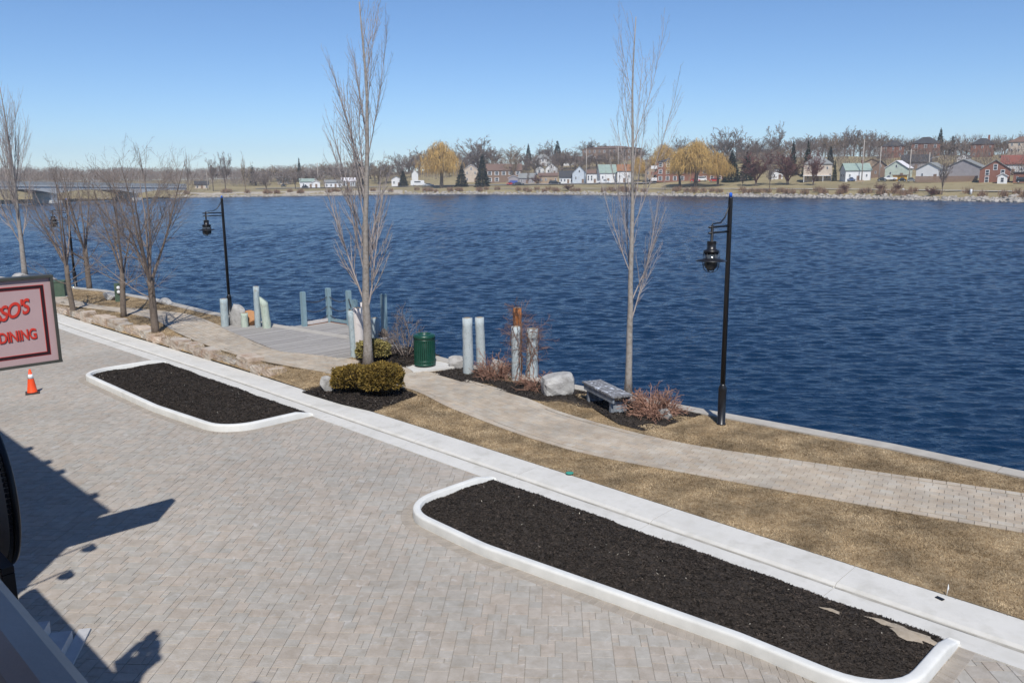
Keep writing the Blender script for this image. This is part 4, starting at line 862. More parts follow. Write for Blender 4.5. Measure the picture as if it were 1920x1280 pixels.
# person on the balcony, camera raised, just outside the picture; throws the shadow on the paving
def person(loc, rz):
    t = thing('person', loc, 'person in dark jacket and cap standing at the white parapet, raising a camera', 'person', rz=rz)
    J = {'pel': (0, 0, .95), 'sp': (0, .02, 1.15), 'ch': (0, .03, 1.36), 'nk': (0, .02, 1.50), 'hd0': (0, -.01, 1.58), 'hd': (0, -.02, 1.66), 'hd2': (0, -.01, 1.73)}
    E_ = [('pel', 'sp'), ('sp', 'ch'), ('ch', 'nk'), ('nk', 'hd0'), ('hd0', 'hd'), ('hd', 'hd2')]; Rr = {'pel': (.15, .11), 'sp': (.15, .10), 'ch': (.17, .11), 'nk': (.06, .06), 'hd0': (.075, .085), 'hd': (.078, .1), 'hd2': (.06, .075)}
    for sx, n_ in ((-1, 'l'), (1, 'r')):
        J.update({'sh' + n_: (sx * .19, .02, 1.42), 'el' + n_: (sx * .15, -.14, 1.27), 'wr' + n_: (sx * .12, -.20, 1.55), 'ha' + n_: (sx * .08, -.22, 1.63), 'hp' + n_: (sx * .10, 0, .88), 'kn' + n_: (sx * .11, -.02, .49), 'an' + n_: (sx * .11, .02, .09), 'to' + n_: (sx * .13, -.15, .04)})
        E_ += [('ch', 'sh' + n_), ('sh' + n_, 'el' + n_), ('el' + n_, 'wr' + n_), ('wr' + n_, 'ha' + n_), ('pel', 'hp' + n_), ('hp' + n_, 'kn' + n_), ('kn' + n_, 'an' + n_), ('an' + n_, 'to' + n_)]
        Rr.update({'sh' + n_: (.09, .09), 'el' + n_: (.07, .07), 'wr' + n_: (.036, .036), 'ha' + n_: (.035, .045), 'hp' + n_: (.095, .095), 'kn' + n_: (.065, .065), 'an' + n_: (.045, .045), 'to' + n_: (.04, .035)})
    t.scale = (1.08, 1.08, 1.08)
    ks = list(J); me = bpy.data.meshes.new('body'); me.from_pydata([J[k] for k in ks], [(ks.index(a), ks.index(b)) for a, b in E_], []); o = link('body', me, t)
    sk = o.modifiers.new('skin', 'SKIN'); ly = me.skin_vertices[0].data if me.skin_vertices else None
    if ly is None:
        bm = bmesh.new(); bm.from_mesh(me); bm.verts.layers.skin.verify(); bm.to_mesh(me); bm.free(); ly = me.skin_vertices[0].data
    for i, k in enumerate(ks): ly[i].radius = Rr[k]; ly[i].use_root = (k == 'pel')
    o.modifiers.new('sub', 'SUBSURF').levels = 2; o.modifiers['sub'].render_levels = 2
    bpy.context.view_layer.update(); e = bpy.data.meshes.new_from_object(o.evaluated_get(bpy.context.evaluated_depsgraph_get())); o.modifiers.clear(); o.data = e
    ms = [mat('dark_jacket', [(.03, .035, .05)], .9, 20, bump=.2), mat('jeans', [(.04, .06, .11)], .9, 30), mat('skin', [(.45, .27, .20)], .6, 10), mat('shoe_leather', [(.03, .02, .015)], .6)]
    e.materials.clear(); [e.materials.append(x) for x in ms]
    for p in e.polygons:
        z, y = p.center.z, p.center.y; p.use_smooth = True; p.material_index = 3 if z < .1 else 1 if z < .92 else (2 if ((z > 1.52 and y > -.14) or (y < -.17 and z > 1.56)) else 0)
    MB().lathe([(.112, 1.70), (.112, 1.76), (.09, 1.80), (.03, 1.82), (.0, 1.82)], (0, -.01, 0), 18).build('cap', ms[0], t); MB().box((0, -.15, 1.705), (.14, .12, .012)).build('cap_peak', ms[0], t)
    f = MB(); f.tube([(0, -.10, 1.68), (0, -.135, 1.635), (0, -.11, 1.625)], [.012, .018, .012], 8); f.build('nose', ms[2], t)
    for sx in (-1, 1):
        MB().lathe([(.001, -.012), (.011, 0), (.001, .012)], (sx * .034, -.105, 1.675), 8).build('eye', M_blackrim, t); MB().lathe([(.005, -.03), (.016, 0), (.005, .03)], (sx * .083, .0, 1.655), 8).build('ear', ms[2], t)
        for q in range(4): fm = MB(); b_ = np.array([sx * (.085 - .010 * q), -.23, 1.69 - .018 * q]); fm.tube([b_, b_ + (-.02 * sx, -.035, .01), b_ + (-.05 * sx, -.045, .005)], [.009, .0085, .007], 6); fm.build('finger', ms[2], t)
        fm = MB(); b_ = np.array([sx * .085, -.20, 1.65]); fm.tube([b_, b_ + (-.03 * sx, -.03, -.015), b_ + (-.05 * sx, -.045, -.01)], [.011, .01, .008], 6); fm.build('thumb', ms[2], t)
    c = thing('camera_body', loc, 'black camera held up by the person at the parapet', 'camera', rz=rz); c.scale = (1.08, 1.08, 1.08); m = MB(); m.box((0, -.24, 1.68), (.15, .07, .11)); m.box((0, -.24, 1.77), (.07, .06, .09)); m.build('housing', M_black, c); m = MB(); m.tube([(0, -.27, 1.675), (0, -.38, 1.675)], .04, 14); m.build('lens', M_black, c)
person(swz(6.08, .28, 3.85), R_(190))

# ---------------------------------------------------------------- small things on the lawn and kerb
p = Vector(GX(105, 556)); ub = thing('utility_box', p, 'squat green utility box at the far corner beside the sign', 'utility box'); MB().box((0, 0, .35), (.85, .7, .7), R_(20)).build('cabinet', M_boxg, ub); MB().box((0, 0, .715), (.9, .75, .03), R_(20)).build('lid', M_boxg, ub); MB().box((0, 0, -.02), (1.05, .9, .1), R_(20)).build('plinth', M_conc2, ub)
p = Vector(GX(225, 565)); h = hgt(p, 223, 531); ep = thing('electric_pedestal', p, 'grey-green electric pedestal with two white meters among the bare trees', 'pedestal'); MB().box((0, 0, h / 2), (.36, .28, h), R_(25)).build('cabinet', M_boxg, ep)
for z in (.55, .78):
    m = MB(); m.lathe([(.075, 0), (.075, .05), (.06, .06)], n=14); o = m.build('meter', M_refl, ep); o.rotation_euler = (R_(90), 0, R_(25)); o.location = Vector((.05, -.14, h * z))
p = Vector(GX(721, 652)); nb = thing('notice_bollard', p, 'short banded post carrying a small white notice beside the dark shrub', 'bollard'); h = hgt(p, 720, 616)
MB().lathe([(.11, 0), (.11, h * .35), (.13, h * .4), (.13, h * .5), (.1, h * .55), (.13, h * .7), (.13, h * .8), (.08, h * .9), (.03, h)], n=14).build('shaft', M_bark2, nb); m = MB(); m.box((0, 0, 0), (.22, .01, .2)); o = m.build('notice', M_refl, nb, (0, -.14, h * .42))
m = MB(); m.lathe([(.075, .0), (.075, .004), (.05, .006)], n=20); p = Vector(GX(1068, 889)); tag(m.build('valve_cover', mat('teal_plastic', [(.05, .30, .22)], .6), None, p + Vector((0, 0, .03))), 'small teal round valve cover in the dry lawn', 'valve cover')
p = gz(1762, 1122, .075); tag(MB().box((0, 0, 0), (.10, .055, .012), R_(-60)).build('drain_plate', M_blackrim, None, Vector(p) + Vector((0, 0, .008))), 'small dark rectangular plate lying on the white kerb', 'plate')
p = Vector(GX(1775, 1116)); fg = thing('marker_flag', p, 'tiny white marker flag at the lawn edge behind the kerb', 'flag'); MB().tube([(0, 0, 0), (.01, 0, .16)], .004, 5).build('wire', M_refl, fg); MB().add([(.01, 0, .16), (.008, 0, .06), (.03, .01, .10)], [(0, 1, 2)]).build('flag', M_refl, fg)
# ---------------------------------------------------------------- far bank
FC = dict(x=[-700, -300, 0, 190, 340, 560, 740, 900, 1100, 1300, 1560, 1750, 1920, 2200, 2700],
          y0=[396, 390, 383, 376, 371, 368, 365, 364.5, 365.5, 368, 372, 376, 379.5, 385, 395],
          y1=[380, 374, 366, 360, 357, 352.5, 350, 347, 344, 341.5, 340, 341, 343, 347, 356],
          y2=[352, 350, 346, 344, 342, 336, 326, 314, 302, 298, 294, 291, 290, 290, 292])
def fcol(px):
    y0, y1, y2 = (np.interp(px, FC['x'], FC[k]) for k in ('y0', 'y1', 'y2')); r = ray(px, y0); t = (WZ - CAMH) / r[2]; return r * t, t * math.hypot(r[0], r[1]), y1, y2
def fprofile(px):
    p, D0, y1, y2 = fcol(px); u = p[:2] / np.linalg.norm(p[:2])
    def zat(D, y): r = ray(px, y); return CAMH + r[2] / math.hypot(r[0], r[1]) * D
    z1, z2 = zat(D0 + 45, y1), zat(D0 + 130, y2); zb = max(.3, WZ + (z1 - WZ) * .38)
    return u, D0, [(-6, WZ - 1.2), (0, WZ + .02), (3, WZ + .9), (9, zb), (26, zb + (z1 - zb) * .55), (45, z1), (60, z1 + (z2 - z1) * .10), (130, z2), (230, z2 + 1.5), (700, z2 + 2)]
_fp = {}
def far(px, off):
    """real spot on the far bank: bearing px, metres inland from the shoreline -> point, metres per pixel there"""
    k = round(px, 1)
    if k not in _fp: _fp[k] = fprofile(px)
    u, D0, pr_ = _fp[k]; z = np.interp(off, [a for a, _ in pr_], [b for _, b in pr_]); P = Vector((*(u * (D0 + off)), z)); return P, project(P)[2] / FPX
offs = [-6, 0, 1.5, 3, 6, 9, 15, 20, 26, 35, 45, 52, 60, 80, 105, 130, 170, 230, 400, 700]; cols_ = list(np.arange(-700, 2701, 25)); V = []
for c in cols_:
    for o_ in offs:
        P, k = far(c, o_); j = 0 if o_ < 6 else .12; V.append((P.x, P.y, P.z + rng.normal(0, j)))
n = len(offs); F = [(i * n + j, (i + 1) * n + j, (i + 1) * n + j + 1, i * n + j + 1) for i in range(len(cols_) - 1) for j in range(n - 1)]
struct(npmesh('far_bank', V, F, M_farlawn, smooth=True))
def strip(name, xs, o0, o1, dz, m):
    V = []
    for x in xs:
        for k in (o0, o1): P, _ = far(x, k); V.append((P.x, P.y, P.z + dz))
    F = [(2 * i, 2 * i + 2, 2 * i + 3, 2 * i + 1) for i in range(len(xs) - 1)]; return struct(npmesh(name, V, F, m, smooth=True))
strip('far_footpath', list(np.arange(900, 2400, 25)), 13.2, 15.0, .35, mat('far_path', [(.36, .33, .28)], .9, 1)); strip('far_road', list(np.arange(480, 1240, 25)), 38.0, 43.5, .3, M_asph)
strip('gravel_shore', list(np.arange(330, 780, 25)), .3, 9.5, .25, mat('far_gravel', [(.34, .29, .23), (.42, .38, .32)], .95, .6))
M_ctrl = None
# riprap along the waterline
bm = bmesh.new(); bmesh.ops.create_icosphere(bm, subdivisions=1, radius=1); bv = np.array([v.co[:] for v in bm.verts]); bf = np.array([[v.index for v in f.verts] for f in bm.faces]); bm.free()
VV = []; FF = []; off = 0
for i in range(3600):
    px = rng.uniform(330, 2250) if i % 5 else rng.uniform(-500, 330); o_ = abs(rng.normal(0, 1.9)) - .3; sz = rng.uniform(.3, .95) * (1 if px > 760 else .55); P, k = far(px, o_)
    v = bv * (sz * rng.uniform(.7, 1.3, 3)) * rng.uniform(.8, 1.2, (len(bv), 1)); v[:, 2] *= .7; VV.append(v + np.array(P)); FF.append(bf + off); off += len(bv)
tag(npmesh('riprap', np.concatenate(VV), np.concatenate(FF), mat('far_rock', [(.24, .215, .19), (.38, .35, .31)], .95, .7, rand=.25)), 'pale broken rocks lining the far waterline', 'rocks', kind='stuff')

HM = {k: mat('house_' + k, v, .85, .8, bump=0) for k, v in dict(white=[(.66, .66, .66), (.74, .74, .74)], cream=[(.52, .44, .36)], brick=[(.21, .095, .065), (.26, .12, .085)], brown=[(.22, .15, .11)], tan=[(.36, .27, .19)], palegreen=[(.50, .56, .48)], grey=[(.30, .28, .29)], paleblue=[(.50, .55, .60)], yellow=[(.52, .29, .05)], orange=[(.27, .13, .065)], black=[(.02, .02, .02)],
    rdark=[(.055, .055, .06)], rgrey=[(.22, .225, .22)], rbrown=[(.17, .11, .085)], rgreen=[(.26, .33, .29)], rwhite=[(.66, .64, .66)], rred=[(.22, .08, .06)], blue=[(.06, .10, .34)]).items()}
M_pane = mat('house_glass', [(.05, .06, .075)], .15, 1, spec=.5)
def rotz_to_cam(P): return -math.atan2(P.x, P.y)
def house(label, px, off, wpx, ehp, rhp, wall, roof, style='gs', yaw=0, depth=None, nx=3, nz=1, wpx_=3.2, hpx_=5, door=True, chim=False, porch=None, trim='white', name='house', cat='house', lift=0, win=True):
    P, k = far(px, off); P.z += lift - .3; W_, E_, R2 = wpx * k, ehp * k + .3, rhp * k; D = depth or max(6, W_ * .75); t = thing(name, P, label, cat, 'houses and buildings on the far bank', rotz_to_cam(P) + R_(yaw)); m = MB()
    x0, x1, y0, y1 = -W_ / 2, W_ / 2, 0, D
    m.box((0, D / 2, E_ / 2), (W_, D, E_)); ov = .35; th = .18
    rm = MB()
    if style == 'gf':      # gable towards the river
        m.add([(x0, 0, E_), (x1, 0, E_), (0, 0, E_ + R2), (x0, D, E_), (x1, D, E_), (0, D, E_ + R2)], [(0, 1, 2), (4, 3, 5)])
        for sx in (-1, 1):
            xe = sx * (W_ / 2 + ov); ze = E_ - R2 * ov / (W_ / 2); rm.add([(xe, -ov, ze), (0, -ov, E_ + R2), (0, D + ov, E_ + R2), (xe, D + ov, ze)] + [(xe, -ov, ze + th), (0, -ov, E_ + R2 + th), (0, D + ov, E_ + R2 + th), (xe, D + ov, ze + th)], [(0, 1, 2, 3), (7, 6, 5, 4), (0, 4, 5, 1), (2, 6, 7, 3), (3, 7, 4, 0)])
    elif style == 'gs':    # ridge along the front
        m.add([(x0, 0, E_), (x0, D, E_), (x0, D / 2, E_ + R2), (x1, 0, E_), (x1, D, E_), (x1, D / 2, E_ + R2)], [(0, 2, 1), (3, 4, 5)])
        for sy in (0, 1):
            ye = -ov if sy == 0 else D + ov; ze = E_ - R2 * ov / (D / 2); rm.add([(x0 - ov, ye, ze), (x1 + ov, ye, ze), (x1 + ov, D / 2, E_ + R2), (x0 - ov, D / 2, E_ + R2)] + [(x0 - ov, ye, ze + th), (x1 + ov, ye, ze + th), (x1 + ov, D / 2, E_ + R2 + th), (x0 - ov, D / 2, E_ + R2 + th)], [(0, 1, 2, 3), (7, 6, 5, 4), (0, 4, 5, 1), (1, 5, 6, 2), (3, 7, 4, 0)])
    elif style == 'hip':
        q = max(0, (W_ - D) / 2) if W_ > D else 0; rm.add([(x0 - ov, -ov, E_ - .05), (x1 + ov, -ov, E_ - .05), (x1 + ov, D + ov, E_ - .05), (x0 - ov, D + ov, E_ - .05), (-q, D / 2, E_ + R2), (q + .01, D / 2, E_ + R2)], [(0, 1, 5, 4), (1, 2, 5), (2, 3, 4, 5), (3, 0, 4), (3, 2, 1, 0)])
    else: rm.box((0, D / 2, E_ + R2 / 2), (W_ + 2 * ov, D + 2 * ov, max(.3, R2)))
    m.build('wall', HM[wall], t); ro = rm.build('roof', HM[roof], t)
    if chim: c = MB(); c.box((W_ * .25, D * .5, E_ + R2 * .9), (.7, .7, R2 * .9 + .8)); c.build('chimney', HM['brick'], ro)
    if win:
        ww, wh = wpx_ * k, hpx_ * k; fm = pm = None
        rows = nz
        for r_ in range(rows):
            zc = E_ * (r_ + .55) / rows
            for c in range(nx):
                if door and r_ == 0 and c == nx // 2: continue
                xc = x0 + W_ * (c + .5) / nx
                if fm is None:
                    f = MB(); f.box((0, -.03, 0), (ww, .06, wh)); o = f.build('window', HM[trim], t); fm = o.data; g = MB(); g.box((0, -.075, wh * .24), (ww * .74, .05, wh * .38)); g.box((0, -.075, -wh * .22), (ww * .74, .05, wh * .38)); q_ = g.build('pane', M_pane, o); pm = q_.data
                else: o = link('window', fm, t); link('pane', pm, o)
                o.location = (xc, 0, zc)
        if style == 'gf' and R2 > 2.2: o = link('window', fm, t) if fm else None; (link('pane', pm, o), setattr(o, 'location', (0, 0, E_ + R2 * .25))) if o else None
        if yaw and fm:
            for c in range(2):
                sx = 1 if yaw > 0 else -1; o = link('window', fm, t); link('pane', pm, o); o.location = (x0 if yaw > 0 else x1, D * (.3 + .4 * c), E_ * .55); o.rotation_euler[2] = R_(-90 if yaw > 0 else 90)
    if door: d = MB(); d.box((x0 + W_ * (nx // 2 + .5) / nx, -.05, 1.25), (1.0, .1, 2.1)); d.build('door', HM['brown'], t)
    if porch: pc = MB(); pc.box((0, -1.0, porch * k), (W_ * 1.02, 2.0, .25)); [pc.box((xx, -1.8, porch * k / 2), (.22, .22, porch * k)) for xx in (x0 + .3, -W_ * .15, W_ * .2, x1 - .3)]; pc.build('porch', HM['white'], t)
    return t
# right-hand row, bottom of the slope
house('cream two-storey house with grey hip roof and columned porch', 1530, 45, 50, 32, 15, 'cream', 'rgrey', 'hip', nx=3, nz=2, porch=12)
house('white cottage with grey-green roof and tall brick chimney stack', 1606, 45, 46, 21, 12, 'white', 'rgreen', 'gs', yaw=18, nx=3, chim=True)
house('brown brick gabled house behind the white cottage', 1646, 62, 30, 18, 13, 'brown', 'rdark', 'gf', nx=2)
house('pale green gabled cottage with bright tin roof', 1676, 58, 40, 20, 13, 'palegreen', 'rwhite', 'gf', yaw=-16, nx=2)
house('low yellow-orange shed beside the white pickup', 1684, 50, 24, 9, 1.5, 'yellow', 'rbrown', 'flat', door=False, win=False, name='shed', cat='shed', depth=4)
house('white gabled house behind the dark board fence', 1737, 52, 46, 20, 12, 'white', 'rgrey', 'gf', yaw=-20, nx=2)
house('large grey gabled house with wide roof behind the fence', 1800, 60, 60, 21, 14, 'grey', 'rgrey', 'gf', yaw=-14, nx=2, win=False, door=False)
house('red brick gabled house with white-trimmed windows nearest the picture edge', 1860, 45, 50, 24, 17, 'brick', 'rgrey', 'gf', nx=2, nz=2, wpx_=7, hpx_=11)
house('white lean-to porch hut in front of the brick gable', 1875, 41, 16, 14, 5, 'white', 'rwhite', 'gf', nx=1, nz=1, door=False, wpx_=6, hpx_=9, depth=3, name='porch_hut', cat='hut')
house('white house with red-brown roof behind the brick gable', 1893, 70, 40, 21, 15, 'white', 'rred', 'gs', nx=3)
house('grey carport beside the brick gable at the picture edge', 1918, 46, 40, 18, 2, 'brick', 'rdark', 'flat', nx=3, name='carport', cat='carport', door=False)
house('dark-roofed low house behind the pale green cottage', 1712, 84, 50, 14, 13, 'grey', 'rdark', 'gs', nx=3)
house('pale bungalow among trees above the white cottage', 1630, 84, 34, 12, 8, 'tan', 'rbrown', 'gf', nx=2)
# hill row
house('red brick house with dark hip roof, left of the hilltop pair', 1667, 122, 38, 22, 10, 'brick', 'rdark', 'hip', nx=3, nz=2, hpx_=6)
house('red brick house with dark hip roof below the tall spruce', 1727, 126, 48, 24, 12, 'brick', 'rdark', 'hip', nx=3, nz=2, wpx_=5, hpx_=7)
house('red brick house with dark hip roof and roof mast on the hill', 1832, 122, 38, 24, 11, 'brick', 'rdark', 'hip', nx=3, nz=2, chim=True)
house('pale three-storey house with brown roof on the hill at the picture edge', 1906, 118, 46, 30, 10, 'cream', 'rbrown', 'hip', nx=4, nz=3)
house('small white house among trees between the hill houses', 1800, 100, 24, 12, 7, 'white', 'rgrey', 'gf', nx=2)
# middle
house('three-storey red brick apartment block with dark roof behind the willows', 1292, 50, 122, 36, 11, 'brick', 'rdark', 'hip', nx=9, nz=3, wpx_=7, hpx_=8, depth=16, name='apartment_block', cat='building')
ap = bpy.data.objects['apartment_block']; k_ = far(1292, 50)[1]
for i in range(3): m = MB(); m.box((-66 * k_, 1.2, (3 + i * 11) * k_), (12 * k_, 2.8, .3)); m.box((-66 * k_, -.15, (6 + i * 11) * k_), (12 * k_, .1, 1.0)); m.build('balcony', HM['brick'] if i % 2 else HM['white'], ap)
house('small white house between the red-twigged trees', 1455, 56, 20, 14, 6, 'white', 'rgrey', 'gf', nx=2)
house('long brown flat-roofed building on the hill above the evergreens', 1412, 128, 64, 12, 4, 'brown', 'rdark', 'flat', nx=8, name='long_building', cat='building', door=False)
house('long brown building along the ridge behind the slim tree', 1146, 132, 110, 22, 6, 'brown', 'rbrown', 'hip', nx=12, nz=2, name='long_building', cat='building', door=False)
house('brown gabled house beside the apartment block', 1219, 48, 20, 22, 8, 'tan', 'rbrown', 'gf', nx=2, nz=2)
house('white house with orange-brown roof behind the slim tree', 1170, 47, 26, 22, 11, 'white', 'orange', 'gs', nx=3)
house('white house with pale green metal roof', 1140, 47, 32, 19, 14, 'white', 'rgreen', 'gs', yaw=14, nx=3)
house('white cottage right of the pale gabled house', 1112, 46, 24, 18, 6, 'white', 'rbrown', 'gs', nx=4, hpx_=10)
house('pale blue-white gabled house left of the utility pole', 1086, 46, 26, 19, 13, 'paleblue', 'rgrey', 'gf', nx=2)
house('white cottage with dark roof and row of posts', 1062, 46, 26, 12, 11, 'white', 'rdark', 'gs', nx=4)
house('brown bungalow behind the black car', 1028, 48, 36, 14, 5, 'tan', 'rbrown', 'gs', nx=4)
house('grey bungalow beside the blue-doored garage', 988, 48, 30, 11, 8, 'grey', 'rgrey', 'gs', nx=3)
g_ = house('small garage with blue door', 963, 43, 19, 13, 4, 'grey', 'rwhite', 'gf', nx=1, win=False, door=False, name='garage', cat='garage'); kk = far(963, 43)[1]; m = MB(); m.box((0, -.06, 4.6 * kk), (15 * kk, .1, 8.6 * kk)); m.build('garage_door', HM['blue'], g_)
house('brown brick house with long brown roof and white windows behind the spruce', 945, 60, 66, 22, 12, 'brown', 'rbrown', 'gs', nx=5, nz=2, wpx_=8, hpx_=7)
house('white house with hip roof on the ridge between spruces', 1018, 118, 28, 14, 9, 'white', 'rgrey', 'hip', nx=3, nz=2)
house('low white house with brown roof on the ridge', 1075, 116, 38, 8, 8, 'white', 'rbrown', 'gs', nx=4)
house('white gabled house below the ridge right of centre', 1034, 84, 22, 12, 9, 'white', 'rgrey', 'gf', nx=2)
house('pale gabled house below the ridge beside the bare trees', 1012, 86, 18, 10, 7, 'white', 'rgrey', 'gf', nx=1, door=False)
house('white-fronted house in trees right of the big willow', 884, 64, 30, 22, 10, 'cream', 'rwhite', 'gf', nx=2, nz=2)
house('white house behind the camper van', 779, 52, 12, 22, 8, 'white', 'rgrey', 'gf', nx=1)
house('white shed left of the camper van', 744, 46, 18, 14, 5, 'white', 'rgrey', 'gf', nx=2, name='shed', cat='shed')
house('white open carport with green-grey roof by the boat launch', 577, 42, 26, 12, 5, 'white', 'rgreen', 'gs', nx=2, name='carport', cat='carport')
house('white hut beside the carport', 594, 40, 14, 11, 3, 'white', 'rwhite', 'gf', nx=1, win=False, name='hut', cat='hut')
house('long low white house by the boat launch', 626, 42, 32, 10, 4, 'white', 'rgrey', 'gs', nx=4)
house('low blue-grey house behind the tall tree', 655, 58, 26, 9, 6, 'paleblue', 'rwhite', 'gs', nx=3)
house('white gabled house at the tree edge, left of centre', 572, 84, 18, 8, 9, 'white', 'rgrey', 'gf', nx=1, door=False)
house('second white gabled house at the tree edge, left of centre', 588, 88, 14, 8, 8, 'white', 'rbrown', 'gf', nx=1, door=False)
house('pale house half hidden by bare trees behind the far lamp', 535, 84, 26, 8, 6, 'cream', 'rgrey', 'gs', nx=2, door=False)
house('dark-roofed pale house on the left shore', 380, 60, 24, 8, 6, 'cream', 'rdark', 'gs', nx=3)
house('white roadside building beyond the bridge', 128, 120, 14, 10, 2, 'white', 'rwhite', 'flat', nx=2, door=False)
house('blue-white gabled pavilion beyond the bridge', 180, 120, 18, 6, 6, 'paleblue', 'rwhite', 'gf', nx=1, door=False, name='pavilion', cat='building')

# board fence
P0, k0 = far(1770, 44); fn = thing('board_fence', P0, 'dark weathered board fence below the grey gabled house', 'fence', rz=rotz_to_cam(P0)); bme = None; Lw = 104 * k0
for i in range(60):
    if bme is None: m = MB(); m.box((0, 0, .95), (Lw / 60 - .02, .05, 2.0)); o = m.build('board', HM['brown'], fn); bme = o.data
    else: o = link('board', bme, fn)
    o.location = (-Lw / 2 + Lw * (i + .5) / 60, 0, rng.uniform(-.04, .04))

# vehicles
CM = {k: mat('car_' + k, [v], .3, 1, spec=.5) for k, v in dict(black=(.012, .012, .014), white=(.72, .73, .74), red=(.45, .02, .02), blue=(.08, .12, .25), grey=(.20, .21, .22), dark=(.03, .035, .04), silver=(.42, .44, .46)).items()}
M_tyre = mat('tyre', [(.015, .015, .015)], .9)
def vehicle(label, px, off, lpx, kind, colr, flip=1, name='parked_car', cat='car'):
    P, k = far(px, off); L = lpx * k; t = thing(name, P + Vector((0, 0, .2)), label, cat, 'vehicles parked along the far bank', rotz_to_cam(P)); t.scale = (flip, 1, 1)
    H, cab, Wd = {'car': (1.42, [(-.36, .52), (-.22, .97), (.12, 1.0), (.30, .58)], 1.75), 'suv': (1.75, [(-.46, .56), (-.42, .98), (.10, 1.0), (.26, .58)], 1.85), 'pickup': (1.75, [(-.06, .56), (-.04, .98), (.16, 1.0), (.28, .58)], 1.9), 'van': (2.0, [(-.47, .5), (-.46, .99), (.22, 1.0), (.40, .52)], 1.9), 'camper': (2.9, [(-.49, .4), (-.49, 1.0), (.36, 1.0), (.38, .68)], 2.3)}[kind]
    def ext(poly, w, m, nm, par=t, y0=None):
        n = len(poly); mb = MB(); mb.add([(x * L, -w / 2, z * H) for x, z in poly] + [(x * L, w / 2, z * H) for x, z in poly], [tuple(range(n)), tuple(range(2 * n - 1, n - 1, -1))] + [(i, n + i, n + (i + 1) % n, (i + 1) % n) for i in range(n)]); return mb.build(nm, m, par)
    bt = .60 if kind != 'camper' else .42
    ext([(-.5, .18), (.5, .18), (.5, bt * .75), (.46, bt * .9), (.30, bt), (-.48, bt), (-.5, bt * .85)], Wd, CM[colr], 'body')
    if kind == 'camper':
        ext(cab + [(.5, .40), (-.49, .40)], Wd, CM['white'], 'coach'); ext([(-.26, .62), (.14, .62), (.14, .84), (-.26, .84)], Wd + .06, M_pane, 'window'); ext([(.39, .46), (.47, .46), (.41, .64), (.39, .64)], Wd + .04, M_pane, 'windscreen')
    else:
        c = ext(cab, Wd * .86, CM[colr], 'cabin'); x = [q[0] for q in cab]; ext([(x[0] * .93 if kind != 'pickup' else -.03, .62), (x[1], .92), (x[2] - .02, .93), (x[3] - .05, .62)], Wd * .86 + .03, M_pane, 'window')
    for x in (-.31, .31):
        for y in (-1, 1): m = MB(); m.tube([(x * L, y * (Wd / 2 - .2), .33), (x * L, y * (Wd / 2 + .02), .33)], .34, 12); w_ = m.build('wheel', M_tyre, t); m = MB(); m.tube([(x * L, y * (Wd / 2 + .022), .33), (x * L, y * (Wd / 2 + .03), .33)], .2, 10); m.build('rim', CM['silver'], w_)
    return t
vehicle('black hatchback on the road in front of the brown bungalow', 1040, 40, 23, 'suv', 'black')
vehicle('white pickup beside the yellow shed', 1665, 48, 26, 'pickup', 'white', -1, 'pickup_truck', 'truck')
vehicle('dark car in front of the pale green cottage', 1651, 43, 16, 'car', 'dark'); vehicle('dark car at the corner of the board fence', 1688, 42, 15, 'car', 'black', -1); vehicle('grey car beside the board fence', 1706, 42, 15, 'car', 'grey')
vehicle('blue-grey car beside the white cottage', 1594, 43, 14, 'car', 'blue'); vehicle('dark sports utility vehicle under the grey carport', 1914, 42, 24, 'suv', 'black')
vehicle('white camper van between the shed and the big willow', 785, 42, 29, 'camper', 'white', 1, 'camper_van', 'van'); vehicle('silver-blue car behind the camper van', 804, 40, 20, 'car', 'silver')
vehicle('dark red car beside the blue-doored garage', 957, 40, 14, 'car', 'red'); vehicle('dark green car in front of the grey bungalow', 972, 38, 22, 'car', 'dark'); vehicle('white motor car in front of the green-roofed house', 1132, 42, 26, 'pickup', 'white', 1, 'pickup_truck', 'truck')
vehicle('black car below the apartment balconies', 1222, 43, 22, 'car', 'black'); vehicle('red car under the willows, left one', 1302, 44, 18, 'car', 'red'); vehicle('red car under the willows, right one', 1338, 44, 18, 'car', 'red', -1); vehicle('white van parked under the willows', 1316, 47, 16, 'van', 'white', 1, 'parked_van', 'van')
vehicle('black pickup by the carport at the boat launch', 573, 37, 12, 'pickup', 'black', 1, 'pickup_truck', 'truck'); vehicle('dark car at the edge of the left shore trees', 533, 60, 10, 'car', 'black')

# poles, posts, bench
M_pole = mat('pole_wood', [(.33, .29, .25), (.42, .38, .34)], .9, 2)
def pole(label, px, off, topy, arm=None):
    P, k = far(px, off); by = project(P)[1]; H = (by - topy) * k; t = thing('utility_pole', P, label, 'utility pole', 'utility poles on the far bank', rotz_to_cam(P)); MB().tube([(0, 0, -.3), (0, 0, H)], [.2, .14], 8).build('shaft', M_pole, t)
    if arm == 'lamp': m = MB(); m.tube([(0, 0, H * .72), (1.0, 0, H * .80), (2.2, 0, H * .82)], .06, 6); m.box((2.5, 0, H * .82), (.7, .25, .15)); m.build('lamp_arm', CM['silver'], t)
    else: m = MB(); m.box((0, 0, H * .94), (2.2, .12, .14)); m.build('crossarm', M_pole, t)
    return P, H, k
pl = [pole('tall pale utility pole in front of the white cottage', 1613, 44, 264), pole('utility pole between the white cottage and pale green cottage', 1645, 46, 276), pole('utility pole between the pale green and white gabled houses', 1701, 46, 281)]
pole('short street light pole beside the board fence', 1736, 60, 287, 'lamp'); pole('pale street light pole beside the pale gabled house', 1099, 42, 281, 'lamp'); pole('utility pole behind the slim bare tree', 1158, 60, 276); pole('utility pole on the left shore', 391, 45, 318); pole('utility pole left of centre behind the carport', 598, 60, 306)
